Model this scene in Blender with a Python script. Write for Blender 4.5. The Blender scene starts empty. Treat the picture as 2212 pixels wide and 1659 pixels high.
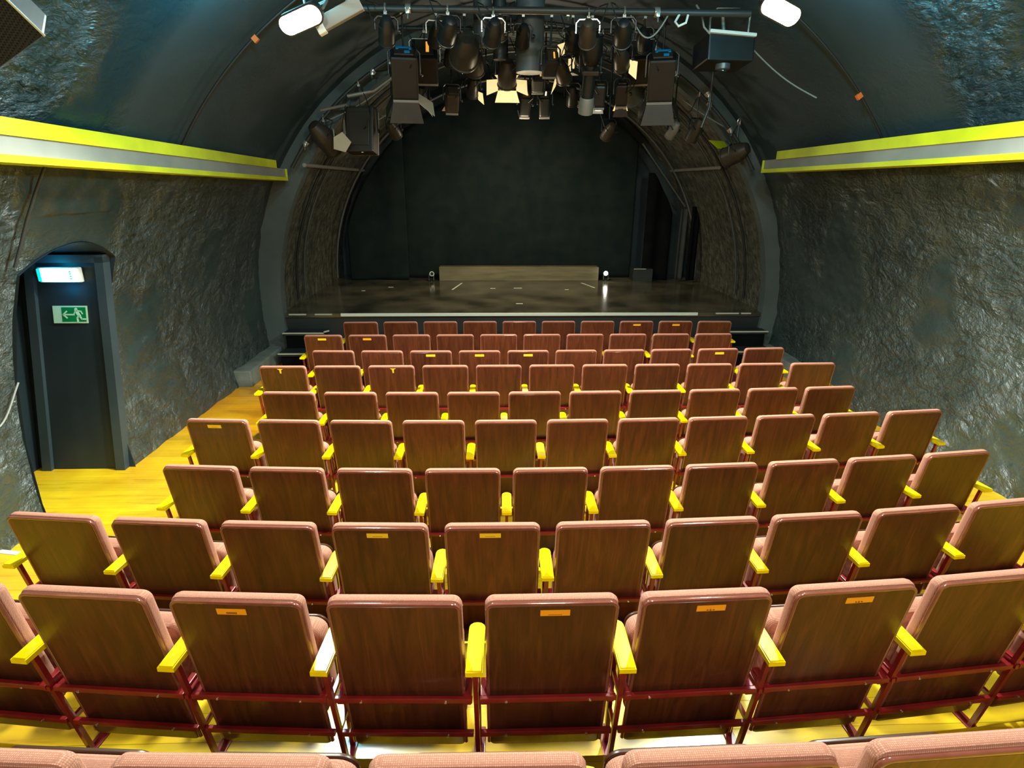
import bpy, bmesh, math, random
from mathutils import Vector, Matrix, noise, Euler
PI = math.pi
R_ = math.radians
random.seed(7)
sc = bpy.context.scene
col = sc.collection

# ------------------------------------------------------------------ camera
CAM_Z = 2.75
th, psi, roll = R_(19.2), R_(-1.93), R_(-0.26)
F = Vector((0, math.cos(th), -math.sin(th)))
D = Vector((0, -math.sin(th), -math.cos(th)))
Rt = Vector((1, 0, 0))
R2 = Rt * math.cos(roll) + D * math.sin(roll)
D2 = -Rt * math.sin(roll) + D * math.cos(roll)
Zr = Matrix.Rotation(psi, 3, 'Z')
F, R2, D2 = Zr @ F, Zr @ R2, Zr @ D2
cd = bpy.data.cameras.new('camera')
cam = bpy.data.objects.new('camera', cd)
col.objects.link(cam)
cd.sensor_width = 36.0
cd.lens = 1250 / 2212 * 36
cd.clip_start = 0.02
m3 = Matrix((R2, -D2, -F)).transposed()
cam.matrix_world = Matrix.Translation((0, 0, CAM_Z)) @ m3.to_4x4()
sc.camera = cam

# ------------------------------------------------------------------ view, world, lamps
sc.view_settings.view_transform = 'Standard'
sc.view_settings.look = 'None'
sc.view_settings.gamma = 1.0
sc.view_settings.use_curve_mapping = False
sc.view_settings.exposure = 0.0
w = bpy.data.worlds.new('world')
sc.world = w
w.use_nodes = True
w.node_tree.nodes['Background'].inputs[0].default_value = (0.25, 0.5, 0.55, 1)
w.node_tree.nodes['Background'].inputs[1].default_value = 0.02


def lamp(name, kind, loc, energy, color, size=0.1, target=None, spot=None, blend=0.5, sy=None):
    ld = bpy.data.lights.new(name, kind)
    ld.energy = energy
    ld.color = color
    if kind == 'AREA':
        ld.size = size
        if sy:
            ld.shape = 'RECTANGLE'
            ld.size_y = sy
    else:
        ld.shadow_soft_size = size
    if kind == 'SPOT':
        ld.spot_size = R_(spot)
        ld.spot_blend = blend
    o = bpy.data.objects.new(name, ld)
    col.objects.link(o)
    o.location = loc
    if target is not None:
        o.rotation_euler = (Vector(target) - Vector(loc)).to_track_quat('-Z', 'Y').to_euler()
    return o


COOL = (0.72, 1.0, 1.0)
WARM = (1.0, 0.80, 0.50)
FLOOD_L = Vector((-1.39, 4.9, 3.86))
FLOOD_R = Vector((2.15, 4.9, 3.96))
lamp('flood_light_left', 'SPOT', FLOOD_L + Vector((0.05, -0.10, -0.09)), 1000, (0.95, 1.0, 0.90), 0.09, (-0.2, 3.2, 0), 164, 0.6)
lamp('flood_light_right', 'SPOT', FLOOD_R + Vector((-0.05, -0.10, -0.09)), 1000, (0.95, 1.0, 0.90), 0.09, (1.0, 3.2, 0), 164, 0.6)
lamp('flood_spill_left', 'POINT', FLOOD_L + Vector((-0.22, -0.02, 0.16)), 60, (0.20, 0.82, 1.0), 0.05)
lamp('flood_spill_right', 'POINT', FLOOD_R + Vector((0.22, -0.02, 0.16)), 60, (0.20, 0.82, 1.0), 0.05)
# house lamps over the back of the auditorium, behind the camera
lamp('house_lamp_left', 'AREA', (-1.2, -1.6, 4.3), 85, (1.0, 0.93, 0.78), 0.5, (0.3, 4.5, 0))
lamp('house_lamp_right', 'AREA', (2.2, -1.6, 4.3), 85, (1.0, 0.93, 0.78), 0.5, (1.0, 4.5, 0))
lamp('ceiling_lamp', 'AREA', (0.5, 2.6, 4.8), 150, (0.9, 1.0, 0.9), 0.4, (0.5, 3.2, 0))
# stage work light
lamp('stage_lamp', 'SPOT', (0.45, 9.7, 4.2), 360, WARM, 0.12, (0.5, 12.0, 0.7), 120, 0.8)
lamp('stage_fill', 'POINT', (0.5, 10.8, 3.0), 62, (1.0, 0.85, 0.6), 0.2)
lamp('rig_glow', 'POINT', (0.45, 9.0, 3.3), 22, WARM, 0.15)

# ------------------------------------------------------------------ materials
MATS = {}


def base_mat(name, color, rough=0.5, metal=0.0, spec=0.5, coat=0.0, emis=None, es=0.0):
    m = bpy.data.materials.new(name)
    m.use_nodes = True
    nt = m.node_tree
    b = nt.nodes['Principled BSDF']
    b.inputs['Base Color'].default_value = (*color, 1)
    b.inputs['Roughness'].default_value = rough
    b.inputs['Metallic'].default_value = metal
    b.inputs['Specular IOR Level'].default_value = spec
    b.inputs['Coat Weight'].default_value = coat
    b.inputs['Coat Roughness'].default_value = 0.12
    if emis:
        b.inputs['Emission Color'].default_value = (*emis, 1)
        b.inputs['Emission Strength'].default_value = es
    MATS[name] = m
    return m, nt, b


def N(nt, kind, **kw):
    n = nt.nodes.new(kind)
    for k, v in kw.items():
        if k.startswith('i_'):
            n.inputs[k[2:].replace('_', ' ')].default_value = v
        else:
            setattr(n, k, v)
    return n


def ramp(nt, stops):
    r = nt.nodes.new('ShaderNodeValToRGB')
    e = r.color_ramp.elements
    while len(e) < len(stops):
        e.new(0.5)
    for i, (p, c) in enumerate(stops):
        e[i].position = p
        e[i].color = (*c, 1) if len(c) == 3 else c
    return r


def noisy(name, c1, c2, scale, rough, bump=0.0, bscale=None, detail=6, dist=0.01, stretch=(1, 1, 1), **kw):
    m, nt, b = base_mat(name, c1, rough, **kw)
    L = nt.links.new
    tc = N(nt, 'ShaderNodeTexCoord')
    mp = N(nt, 'ShaderNodeMapping')
    mp.inputs['Scale'].default_value = stretch
    L(tc.outputs['Object'], mp.inputs['Vector'])
    n1 = N(nt, 'ShaderNodeTexNoise', i_Scale=scale, i_Detail=detail)
    L(mp.outputs[0], n1.inputs['Vector'])
    r = ramp(nt, [(0.35, c1), (0.68, c2)])
    L(n1.outputs['Fac'], r.inputs[0])
    L(r.outputs[0], b.inputs['Base Color'])
    if bump:
        n2 = N(nt, 'ShaderNodeTexNoise', i_Scale=bscale or scale * 3, i_Detail=6)
        L(mp.outputs[0], n2.inputs['Vector'])
        bp = N(nt, 'ShaderNodeBump', i_Strength=bump, i_Distance=dist)
        L(n2.outputs['Fac'], bp.inputs['Height'])
        L(bp.outputs[0], b.inputs['Normal'])
    return m, nt, b


def rough_plaster(name, c1, c2, ybound=None, brick=False):
    """glossy paint over rubble; beyond ybound (world Y) the wall is smoother"""
    m, nt, b = base_mat(name, c1, 0.27, spec=1.0)
    L = nt.links.new
    tc = N(nt, 'ShaderNodeTexCoord')
    big = N(nt, 'ShaderNodeTexNoise', i_Scale=1.1, i_Detail=4)
    L(tc.outputs['Object'], big.inputs['Vector'])
    r = ramp(nt, [(0.3, c1), (0.7, c2)])
    L(big.outputs['Fac'], r.inputs[0])
    L(r.outputs[0], b.inputs['Base Color'])
    wv = N(nt, 'ShaderNodeTexNoise', i_Scale=3.0, i_Detail=4)
    L(tc.outputs['Object'], wv.inputs['Vector'])
    wa = N(nt, 'ShaderNodeVectorMath', operation='MULTIPLY_ADD')
    L(wv.outputs['Color'], wa.inputs[0])
    wa.inputs[1].default_value = (0.25, 0.25, 0.25)
    L(tc.outputs['Object'], wa.inputs[2])
    ms = N(nt, 'ShaderNodeMapping')
    ms.inputs['Scale'].default_value = (1.0, 0.6, 1.3)
    L(wa.outputs[0], ms.inputs['Vector'])
    vo = N(nt, 'ShaderNodeTexVoronoi', i_Scale=7.0)
    L(ms.outputs[0], vo.inputs['Vector'])
    v2 = N(nt, 'ShaderNodeTexNoise', i_Scale=16.0, i_Detail=6, i_Roughness=0.6)
    L(ms.outputs[0], v2.inputs['Vector'])
    add = N(nt, 'ShaderNodeMath', operation='MULTIPLY_ADD')
    L(vo.outputs['Distance'], add.inputs[0])
    add.inputs[1].default_value = -0.55
    L(v2.outputs['Fac'], add.inputs[2])
    bp = N(nt, 'ShaderNodeBump', i_Strength=1.0, i_Distance=0.12)
    L(add.outputs[0], bp.inputs['Height'])
    # patches of calmer plaster
    pr = ramp(nt, [(0.38, (0.16, 0.16, 0.16)), (0.58, (1, 1, 1))])
    pn = N(nt, 'ShaderNodeTexNoise', i_Scale=0.9, i_Detail=2)
    L(tc.outputs['Object'], pn.inputs['Vector'])
    L(pn.outputs['Fac'], pr.inputs[0])
    strength = pr.outputs[0]
    if ybound is not None:
        sp = N(nt, 'ShaderNodeSeparateXYZ')
        L(tc.outputs['Object'], sp.inputs[0])
        mr = N(nt, 'ShaderNodeMapRange', i_From_Min=ybound - 0.15, i_From_Max=ybound + 0.15, i_To_Min=1.0, i_To_Max=0.12)
        L(sp.outputs['Y'], mr.inputs['Value'])
        mu = N(nt, 'ShaderNodeMath', operation='MULTIPLY')
        L(strength, mu.inputs[0])
        L(mr.outputs[0], mu.inputs[1])
        strength = mu.outputs[0]
        rr = N(nt, 'ShaderNodeMapRange', i_From_Min=ybound - 0.15, i_From_Max=ybound + 0.15, i_To_Min=0.27, i_To_Max=0.60)
        L(sp.outputs['Y'], rr.inputs['Value'])
        L(rr.outputs[0], b.inputs['Roughness'])
    L(strength, bp.inputs['Strength'])
    L(bp.outputs[0], b.inputs['Normal'])
    return m


def floor_material():
    m, nt, b = base_mat('yellow_planks', (0.8, 0.45, 0.02), 0.30, spec=0.5, coat=0.35)
    L = nt.links.new
    tc = N(nt, 'ShaderNodeTexCoord')
    sp = N(nt, 'ShaderNodeSeparateXYZ')
    L(tc.outputs['Object'], sp.inputs[0])
    dv = N(nt, 'ShaderNodeMath', operation='DIVIDE')
    L(sp.outputs['Y'], dv.inputs[0])
    dv.inputs[1].default_value = 0.145
    fl = N(nt, 'ShaderNodeMath', operation='FLOOR')
    L(dv.outputs[0], fl.inputs[0])
    wn = N(nt, 'ShaderNodeTexWhiteNoise', noise_dimensions='1D')
    L(fl.outputs[0], wn.inputs['W'])
    fr = N(nt, 'ShaderNodeMath', operation='FRACT')
    L(dv.outputs[0], fr.inputs[0])
    seam = ramp(nt, [(0.0, (0, 0, 0)), (0.025, (1, 1, 1))])
    seam.color_ramp.interpolation = 'EASE'
    L(fr.outputs[0], seam.inputs[0])
    mp = N(nt, 'ShaderNodeMapping')
    mp.inputs['Scale'].default_value = (1.2, 16, 4)
    L(tc.outputs['Object'], mp.inputs['Vector'])
    g = N(nt, 'ShaderNodeTexNoise', i_Scale=1.4, i_Detail=8, i_Roughness=0.6, i_Distortion=0.6)
    L(mp.outputs[0], g.inputs['Vector'])
    gr = ramp(nt, [(0.26, (0.50, 0.27, 0.008)), (0.42, (0.80, 0.53, 0.012)), (0.75, (0.88, 0.64, 0.015))])
    L(g.outputs['Fac'], gr.inputs[0])
    hs = N(nt, 'ShaderNodeHueSaturation')
    mr = N(nt, 'ShaderNodeMapRange', i_To_Min=0.82, i_To_Max=1.08)
    L(wn.outputs['Value'], mr.inputs['Value'])
    L(mr.outputs[0], hs.inputs['Value'])
    L(gr.outputs[0], hs.inputs['Color'])
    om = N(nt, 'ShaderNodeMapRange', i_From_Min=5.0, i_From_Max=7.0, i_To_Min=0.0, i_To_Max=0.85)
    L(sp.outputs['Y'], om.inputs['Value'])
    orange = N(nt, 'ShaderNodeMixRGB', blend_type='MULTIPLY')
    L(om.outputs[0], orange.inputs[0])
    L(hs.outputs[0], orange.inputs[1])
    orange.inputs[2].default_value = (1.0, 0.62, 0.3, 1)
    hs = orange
    # worn patches
    pn = N(nt, 'ShaderNodeTexNoise', i_Scale=1.6, i_Detail=5)
    L(tc.outputs['Object'], pn.inputs['Vector'])
    pr = ramp(nt, [(0.35, (0.80, 0.62, 0.6)), (0.6, (1, 1, 1))])
    L(pn.outputs['Fac'], pr.inputs[0])
    mx = N(nt, 'ShaderNodeMixRGB', blend_type='MULTIPLY')
    mx.inputs[0].default_value = 0.8
    L(hs.outputs[0], mx.inputs[1])
    L(pr.outputs[0], mx.inputs[2])
    mx2 = N(nt, 'ShaderNodeMixRGB', blend_type='MULTIPLY')
    mx2.inputs[0].default_value = 0.75
    L(mx.outputs[0], mx2.inputs[1])
    L(seam.outputs[0], mx2.inputs[2])
    L(mx2.outputs[0], b.inputs['Base Color'])
    bp = N(nt, 'ShaderNodeBump', i_Strength=0.3, i_Distance=0.004)
    L(seam.outputs[0], bp.inputs['Height'])
    L(bp.outputs[0], b.inputs['Normal'])


def walnut():
    m, nt, b = base_mat('walnut_veneer', (0.1, 0.04, 0.01), 0.42, spec=0.4, coat=0.12)
    L = nt.links.new
    tc = N(nt, 'ShaderNodeTexCoord')
    oi = N(nt, 'ShaderNodeObjectInfo')
    mu = N(nt, 'ShaderNodeVectorMath', operation='SCALE')
    cx = N(nt, 'ShaderNodeCombineXYZ')
    for k in range(3):
        L(oi.outputs['Random'], cx.inputs[k])
    L(cx.outputs[0], mu.inputs[0])
    mu.inputs['Scale'].default_value = 37.0
    ad = N(nt, 'ShaderNodeVectorMath', operation='ADD')
    L(tc.outputs['Object'], ad.inputs[0])
    L(mu.outputs[0], ad.inputs[1])
    mp = N(nt, 'ShaderNodeMapping')
    mp.inputs['Scale'].default_value = (9, 1, 1.1)
    L(ad.outputs[0], mp.inputs['Vector'])
    g = N(nt, 'ShaderNodeTexNoise', i_Scale=1.8, i_Detail=9, i_Roughness=0.62, i_Distortion=1.6)
    L(mp.outputs[0], g.inputs['Vector'])
    r = ramp(nt, [(0.25, (0.046, 0.010, 0.004)), (0.5, (0.090, 0.021, 0.007)), (0.75, (0.145, 0.037, 0.011))])
    L(g.outputs['Fac'], r.inputs[0])
    fine = N(nt, 'ShaderNodeMapping')
    fine.inputs['Scale'].default_value = (160, 10, 5)
    L(ad.outputs[0], fine.inputs['Vector'])
    g2 = N(nt, 'ShaderNodeTexNoise', i_Scale=1.0, i_Detail=3)
    L(fine.outputs[0], g2.inputs['Vector'])
    r2 = ramp(nt, [(0.3, (0.72, 0.72, 0.72)), (0.7, (1.1, 1.1, 1.1))])
    L(g2.outputs['Fac'], r2.inputs[0])
    mx = N(nt, 'ShaderNodeMixRGB', blend_type='MULTIPLY')
    mx.inputs[0].default_value = 0.8
    L(r.outputs[0], mx.inputs[1])
    L(r2.outputs[0], mx.inputs[2])
    hs = N(nt, 'ShaderNodeHueSaturation')
    mr = N(nt, 'ShaderNodeMapRange', i_To_Min=0.85, i_To_Max=1.2)
    L(oi.outputs['Random'], mr.inputs['Value'])
    L(mr.outputs[0], hs.inputs['Value'])
    L(mx.outputs[0], hs.inputs['Color'])
    L(hs.outputs[0], b.inputs['Base Color'])


def upholstery():
    m, nt, b = base_mat('pink_brown_fabric', (0.5, 0.25, 0.18), 0.85, spec=0.25)
    L = nt.links.new
    tc = N(nt, 'ShaderNodeTexCoord')
    vo = N(nt, 'ShaderNodeTexVoronoi', i_Scale=210.0, i_Randomness=0.15)
    L(tc.outputs['Object'], vo.inputs['Vector'])
    r = ramp(nt, [(0.1, (0.64, 0.34, 0.24)), (0.55, (0.34, 0.145, 0.095))])
    L(vo.outputs['Distance'], r.inputs[0])
    L(r.outputs[0], b.inputs['Base Color'])
    bp = N(nt, 'ShaderNodeBump', i_Strength=0.35, i_Distance=0.002)
    L(vo.outputs['Distance'], bp.inputs['Height'])
    L(bp.outputs[0], b.inputs['Normal'])


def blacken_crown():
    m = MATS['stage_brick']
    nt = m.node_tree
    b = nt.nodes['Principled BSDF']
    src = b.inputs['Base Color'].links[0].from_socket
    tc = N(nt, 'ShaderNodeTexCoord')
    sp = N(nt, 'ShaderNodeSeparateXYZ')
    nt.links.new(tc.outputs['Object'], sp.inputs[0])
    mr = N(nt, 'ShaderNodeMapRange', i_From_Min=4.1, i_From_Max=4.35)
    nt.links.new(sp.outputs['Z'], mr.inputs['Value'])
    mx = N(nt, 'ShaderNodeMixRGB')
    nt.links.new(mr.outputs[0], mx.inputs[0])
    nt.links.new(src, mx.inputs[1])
    mx.inputs[2].default_value = (0.008, 0.014, 0.016, 1)      # base colour fades to near black towards the crown
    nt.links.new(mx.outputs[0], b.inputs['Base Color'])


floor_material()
walnut()
upholstery()
rough_plaster('wall_plaster', (0.018, 0.036, 0.037), (0.036, 0.056, 0.052))
rough_plaster('vault_plaster', (0.005, 0.026, 0.038), (0.010, 0.038, 0.052), ybound=5.05)
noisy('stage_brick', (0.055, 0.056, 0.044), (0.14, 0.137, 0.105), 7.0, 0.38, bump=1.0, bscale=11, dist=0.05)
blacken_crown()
noisy('rib_paint', (0.060, 0.085, 0.085), (0.10, 0.125, 0.12), 1.5, 0.7, bump=0.2, bscale=20)
noisy('dark_teal_paint', (0.022, 0.040, 0.050), (0.034, 0.055, 0.066), 2.0, 0.55, bump=0.08, bscale=30)
noisy('door_paint', (0.010, 0.020, 0.027), (0.016, 0.028, 0.036), 2.0, 0.5, bump=0.05, bscale=30)
noisy('ledge_paint', (0.10, 0.13, 0.12), (0.19, 0.22, 0.19), 5.0, 0.6, bump=0.3, bscale=25)
noisy('stage_black', (0.030, 0.029, 0.020), (0.11, 0.10, 0.066), 1.6, 0.17, bump=0.04, bscale=8, spec=0.6)
noisy('fascia_black', (0.012, 0.018, 0.020), (0.022, 0.030, 0.032), 2.0, 0.5)
noisy('drape', (0.007, 0.014, 0.015), (0.013, 0.020, 0.019), 3.0, 0.95, bump=0.1, bscale=120, spec=0.1)
noisy('drape_black', (0.003, 0.004, 0.005), (0.006, 0.007, 0.008), 3.0, 0.95, spec=0.05)
noisy('drape_grey', (0.04, 0.045, 0.045), (0.06, 0.065, 0.06), 3.0, 0.9, spec=0.1)
noisy('board_wood', (0.12, 0.105, 0.055), (0.20, 0.175, 0.095), 3.0, 0.5, stretch=(0.6, 1, 5), bump=0.1)
noisy('yellow_paint', (0.50, 0.56, 0.0), (0.68, 0.74, 0.0), 2.5, 0.42)
noisy('acoustic_grey', (0.20, 0.215, 0.185), (0.27, 0.275, 0.235), 2.2, 0.7)
noisy('yellow_wood', (0.82, 0.60, 0.0), (0.92, 0.72, 0.0), 6.0, 0.25, stretch=(1, 0.2, 1), coat=0.5)
noisy('red_steel', (0.16, 0.006, 0.008), (0.24, 0.010, 0.010), 9.0, 0.32, coat=0.3)
noisy('trim_vinyl', (0.16, 0.045, 0.028), (0.22, 0.065, 0.042), 12.0, 0.12, coat=0.8)
base_mat('seat_underside', (0.05, 0.018, 0.006), 0.35)
base_mat('steel_bolt', (0.6, 0.6, 0.6), 0.25, 1.0)
base_mat('label_orange', (0.90, 0.36, 0.01), 0.45)
base_mat('label_yellow', (0.90, 0.58, 0.02), 0.45)
base_mat('ink', (0.10, 0.02, 0.005), 0.6)
base_mat('white_strip', (0.82, 0.90, 0.76), 0.4)
base_mat('white_strip_dim', (0.50, 0.53, 0.42), 0.5)
noisy('lamp_black', (0.007, 0.010, 0.011), (0.013, 0.017, 0.018), 5.0, 0.38)
noisy('lamp_brown', (0.030, 0.024, 0.017), (0.046, 0.038, 0.027), 4.0, 0.4)
base_mat('lamp_silver', (0.55, 0.58, 0.55), 0.25, 0.8)
base_mat('barn_cream', (0.62, 0.50, 0.34), 0.4)
base_mat('barn_lit', (0.75, 0.62, 0.32), 0.3, emis=(1.0, 0.78, 0.35), es=0.9)  # lamp light falling on the flaps, put in as emission
base_mat('lens_amber', (0.5, 0.2, 0.02), 0.2, emis=(1.0, 0.42, 0.06), es=0.9)
base_mat('lens_white', (0.9, 0.9, 0.8), 0.2, emis=(1.0, 0.95, 0.75), es=2.5)
base_mat('lens_flood', (1, 1, 1), 0.2, emis=(0.85, 1.0, 0.98), es=26.0)
base_mat('lens_dark', (0.02, 0.03, 0.035), 0.08, spec=0.8)
base_mat('tag_blue', (0.0, 0.42, 0.95), 0.4)
base_mat('pipe_grey', (0.10, 0.11, 0.11), 0.4, 0.4)
base_mat('pipe_dark', (0.025, 0.03, 0.03), 0.45)
base_mat('grey_metal', (0.28, 0.27, 0.24), 0.45, 0.3)
base_mat('cable_black', (0.01, 0.012, 0.012), 0.5)
base_mat('cable_grey', (0.22, 0.24, 0.22), 0.5)
base_mat('duct_grey', (0.085, 0.11, 0.115), 0.5)
base_mat('mesh_black', (0.004, 0.005, 0.005), 0.5, spec=0.2)
base_mat('white_plastic', (0.8, 0.85, 0.8), 0.35)
base_mat('exit_lit', (0.8, 1, 1), 0.3, emis=(0.62, 1.0, 0.98), es=2.6)
base_mat('exit_lit_cyan', (0.0, 0.7, 0.7), 0.3, emis=(0.0, 0.85, 0.85), es=0.9)
base_mat('sign_green', (0.0, 0.22, 0.06), 0.4)
base_mat('sign_glow', (0.50, 0.85, 0.60), 0.4)
base_mat('tape_orange', (0.75, 0.16, 0.03), 0.5)


# grille of the loudspeaker: fine dark holes
def grille():
    m = MATS['mesh_black']
    nt = m.node_tree
    b = nt.nodes['Principled BSDF']
    tc = N(nt, 'ShaderNodeTexCoord')
    vo = N(nt, 'ShaderNodeTexVoronoi', i_Scale=120.0, i_Randomness=0.0)
    nt.links.new(tc.outputs['Object'], vo.inputs['Vector'])
    r = ramp(nt, [(0.35, (0.001, 0.001, 0.001)), (0.5, (0.018, 0.019, 0.018))])
    nt.links.new(vo.outputs['Distance'], r.inputs[0])
    nt.links.new(r.outputs[0], b.inputs['Base Color'])


grille()


# ------------------------------------------------------------------ mesh helpers
class MB:
    def __init__(self):
        self.v = []
        self.f = []

    def add(self, vs, fs):
        k = len(self.v)
        self.v += [Vector(v) for v in vs]
        self.f += [tuple(i + k for i in f) for f in fs]
        return self

    def box(self, c, s, rot=None, bev=0.0):
        hx, hy, hz = s[0] / 2, s[1] / 2, s[2] / 2
        M = rot.to_matrix() if rot is not None else Matrix.Identity(3)
        C = Vector(c)
        if bev <= 0:
            vs = [C + M @ Vector((x * hx, y * hy, z * hz)) for x in (-1, 1) for y in (-1, 1) for z in (-1, 1)]
            return self.add(vs, [(0, 1, 3, 2), (4, 6, 7, 5), (0, 4, 5, 1), (2, 3, 7, 6), (0, 2, 6, 4), (1, 5, 7, 3)])
        bm = bmesh.new()
        bmesh.ops.create_cube(bm, size=1.0)
        for v in bm.verts:
            v.co = Vector((v.co.x * s[0], v.co.y * s[1], v.co.z * s[2]))
        bmesh.ops.bevel(bm, geom=list(bm.edges), offset=bev, segments=2, affect='EDGES', profile=0.6)
        bm.verts.ensure_lookup_table()
        vs = [C + M @ v.co for v in bm.verts]
        fs = [[v.index for v in f.verts] for f in bm.faces]
        bm.free()
        return self.add(vs, fs)

    def tube(self, path, r, seg=10, closed=False, cap=True):
        pts = [Vector(p) for p in path]
        n = len(pts)
        rr = r if isinstance(r, (list, tuple)) else [r] * n
        k0 = len(self.v)
        up = None
        for i, p in enumerate(pts):
            if closed:
                t = (pts[(i + 1) % n] - pts[i - 1])
            else:
                t = (pts[min(i + 1, n - 1)] - pts[max(i - 1, 0)])
            t = t.normalized() if t.length > 1e-9 else Vector((0, 0, 1))
            if up is None:
                a = Vector((0, 0, 1)) if abs(t.z) < 0.9 else Vector((1, 0, 0))
                up = (a - t * a.dot(t)).normalized()
            else:
                up = (up - t * up.dot(t))
                up = up.normalized() if up.length > 1e-6 else Vector((1, 0, 0))
            s = t.cross(up)
            for k in range(seg):
                a = 2 * PI * k / seg
                self.v.append(p + (up * math.cos(a) + s * math.sin(a)) * rr[i])
        m = n if closed else n - 1
        for i in range(m):
            j = (i + 1) % n
            for k in range(seg):
                l = (k + 1) % seg
                self.f.append((k0 + i * seg + k, k0 + i * seg + l, k0 + j * seg + l, k0 + j * seg + k))
        if cap and not closed:
            self.f.append(tuple(k0 + k for k in reversed(range(seg))))
            self.f.append(tuple(k0 + (n - 1) * seg + k for k in range(seg)))
        return self

    def lathe(self, prof, o, axis=(0, 0, 1), seg=24, cap=True):
        """prof = [(radius, distance along axis)]"""
        ax = Vector(axis).normalized()
        a = Vector((0, 0, 1)) if abs(ax.z) < 0.9 else Vector((1, 0, 0))
        u = (a - ax * a.dot(ax)).normalized()
        s = ax.cross(u)
        k0 = len(self.v)
        for r, d in prof:
            for k in range(seg):
                t = 2 * PI * k / seg
                self.v.append(Vector(o) + ax * d + (u * math.cos(t) + s * math.sin(t)) * max(r, 1e-4))
        for i in range(len(prof) - 1):
            for k in range(seg):
                l = (k + 1) % seg
                self.f.append((k0 + i * seg + k, k0 + i * seg + l, k0 + (i + 1) * seg + l, k0 + (i + 1) * seg + k))
        if cap:
            self.f.append(tuple(k0 + k for k in reversed(range(seg))))
            self.f.append(tuple(k0 + (len(prof) - 1) * seg + k for k in range(seg)))
        return self

    def rr(self, cx, cz, wd, ht, rad, layers, seg=6):
        """rounded rectangle in xz, lofted through (inset, y) layers"""
        k0 = len(self.v)
        n = 4 * (seg + 1)
        for ins, y in layers:
            w2, h2, r = wd / 2 - ins, ht / 2 - ins, max(rad - ins, 0.002)
            for q, (sx, sz) in enumerate(((1, 1), (-1, 1), (-1, -1), (1, -1))):
                for k in range(seg + 1):
                    a = q * PI / 2 + k / seg * PI / 2
                    self.v.append(Vector((cx + sx * (w2 - r) + r * math.cos(a), y, cz + sz * (h2 - r) + r * math.sin(a))))
        for i in range(len(layers) - 1):
            for k in range(n):
                l = (k + 1) % n
                self.f.append((k0 + i * n + k, k0 + i * n + l, k0 + (i + 1) * n + l, k0 + (i + 1) * n + k))
        self.f.append(tuple(k0 + k for k in reversed(range(n))))
        self.f.append(tuple(k0 + (len(layers) - 1) * n + k for k in range(n)))
        return self

    def prism(self, poly, org, u, v, depth):
        """polygon in (u,v) plane at org, extruded by depth along u x v"""
        u, v = Vector(u), Vector(v)
        nrm = u.cross(v).normalized() * depth
        P = [Vector(org) + u * a + v * b for a, b in poly]
        n = len(P)
        self.add(P + [p + nrm for p in P],
                 [tuple(reversed(range(n))), tuple(range(n, 2 * n))] + [(i, (i + 1) % n, n + (i + 1) % n, n + i) for i in range(n)])
        return self

    def map(self, fn, start=0):
        for i in range(start, len(self.v)):
            self.v[i] = Vector(fn(self.v[i]))
        return self

    def build(self, name, mat, parent=None, smooth=False, angle=40, loc=None):
        me = bpy.data.meshes.new(name)
        org = Vector(loc) if loc is not None else Vector((0, 0, 0))
        me.from_pydata([tuple(v - org) for v in self.v], [], self.f)
        bm = bmesh.new()
        bm.from_mesh(me)
        bmesh.ops.recalc_face_normals(bm, faces=bm.faces)
        bm.to_mesh(me)
        bm.free()
        me.materials.append(MATS[mat])
        if smooth:
            for p in me.polygons:
                p.use_smooth = True
            me.set_sharp_from_angle(angle=R_(angle))
        o = bpy.data.objects.new(name, me)
        col.objects.link(o)
        o.location = org
        if parent:
            o.parent = parent
        return o


def tag(o, label=None, cat=None, group=None, kind=None):
    if label:
        o['label'] = label
    if cat:
        o['category'] = cat
    if group:
        o['group'] = group
    if kind:
        o['kind'] = kind
    return o


def empty(name, loc, rz=0, label=None, cat=None, group=None):
    o = bpy.data.objects.new(name, None)
    o.empty_display_size = 0.1
    col.objects.link(o)
    o.location = loc
    o.rotation_euler = (0, 0, rz)
    return tag(o, label, cat, group)


def copy_tree(o, parent=None):
    c = o.copy()
    col.objects.link(c)
    c.parent = parent
    for ch in CH.get(o.name, []):
        copy_tree(ch, c)
    return c


CH = {}

# ------------------------------------------------------------------ room
CX, CZ, VR = 0.48, 0.85, 4.13            # auditorium vault: centre x, centre z, radius
RX, RR_ = 0.53, 3.90                     # stage vault
STAGE_Z = 0.75
CURVE = 0.026


def floor_z(y):
    P = [(3.29, .148), (3.4, .145), (4.23, .125), (5.04, .058), (5.86, .056), (6.5, .033), (7.3, .015), (8.1, 0), (20, 0)]
    if y <= P[0][0]:
        return P[0][1]
    for (a, za), (b, zb) in zip(P, P[1:]):
        if y <= b:
            return za + (zb - za) * (y - a) / (b - a)


def build_floor():
    b = MB()
    xs = [-4.6 + 0.25 * i for i in range(41)]
    rows = []
    for x in xs:
        c = CURVE * (x - 0.2) ** 2
        P = [(-3.0, .67), (1.62 + c, .67), (1.62 + c, .468), (2.42 + c, .468), (2.42 + c, .252), (3.27 + c, .252), (3.27 + c, floor_z(3.27 + c))]
        for y in (4.23, 5.04, 5.86, 6.5, 7.3, 8.1, 9.45):
            P.append((y, floor_z(y)))
        P.append((9.45, -0.25))
        P.append((-3.0, -0.25))
        rows.append([Vector((x, y, z)) for y, z in P])
    n = len(rows[0])
    vs = [v for r in rows for v in r]
    fs = []
    for i in range(len(rows) - 1):
        for k in range(n):
            l = (k + 1) % n
            fs.append((i * n + k, i * n + l, (i + 1) * n + l, (i + 1) * n + k))
    fs.append(tuple(reversed(range(n))))
    fs.append(tuple((len(rows) - 1) * n + k for k in range(n)))
    b.add(vs, fs)
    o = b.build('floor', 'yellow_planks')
    tag(o, kind='structure')


build_floor()


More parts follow.
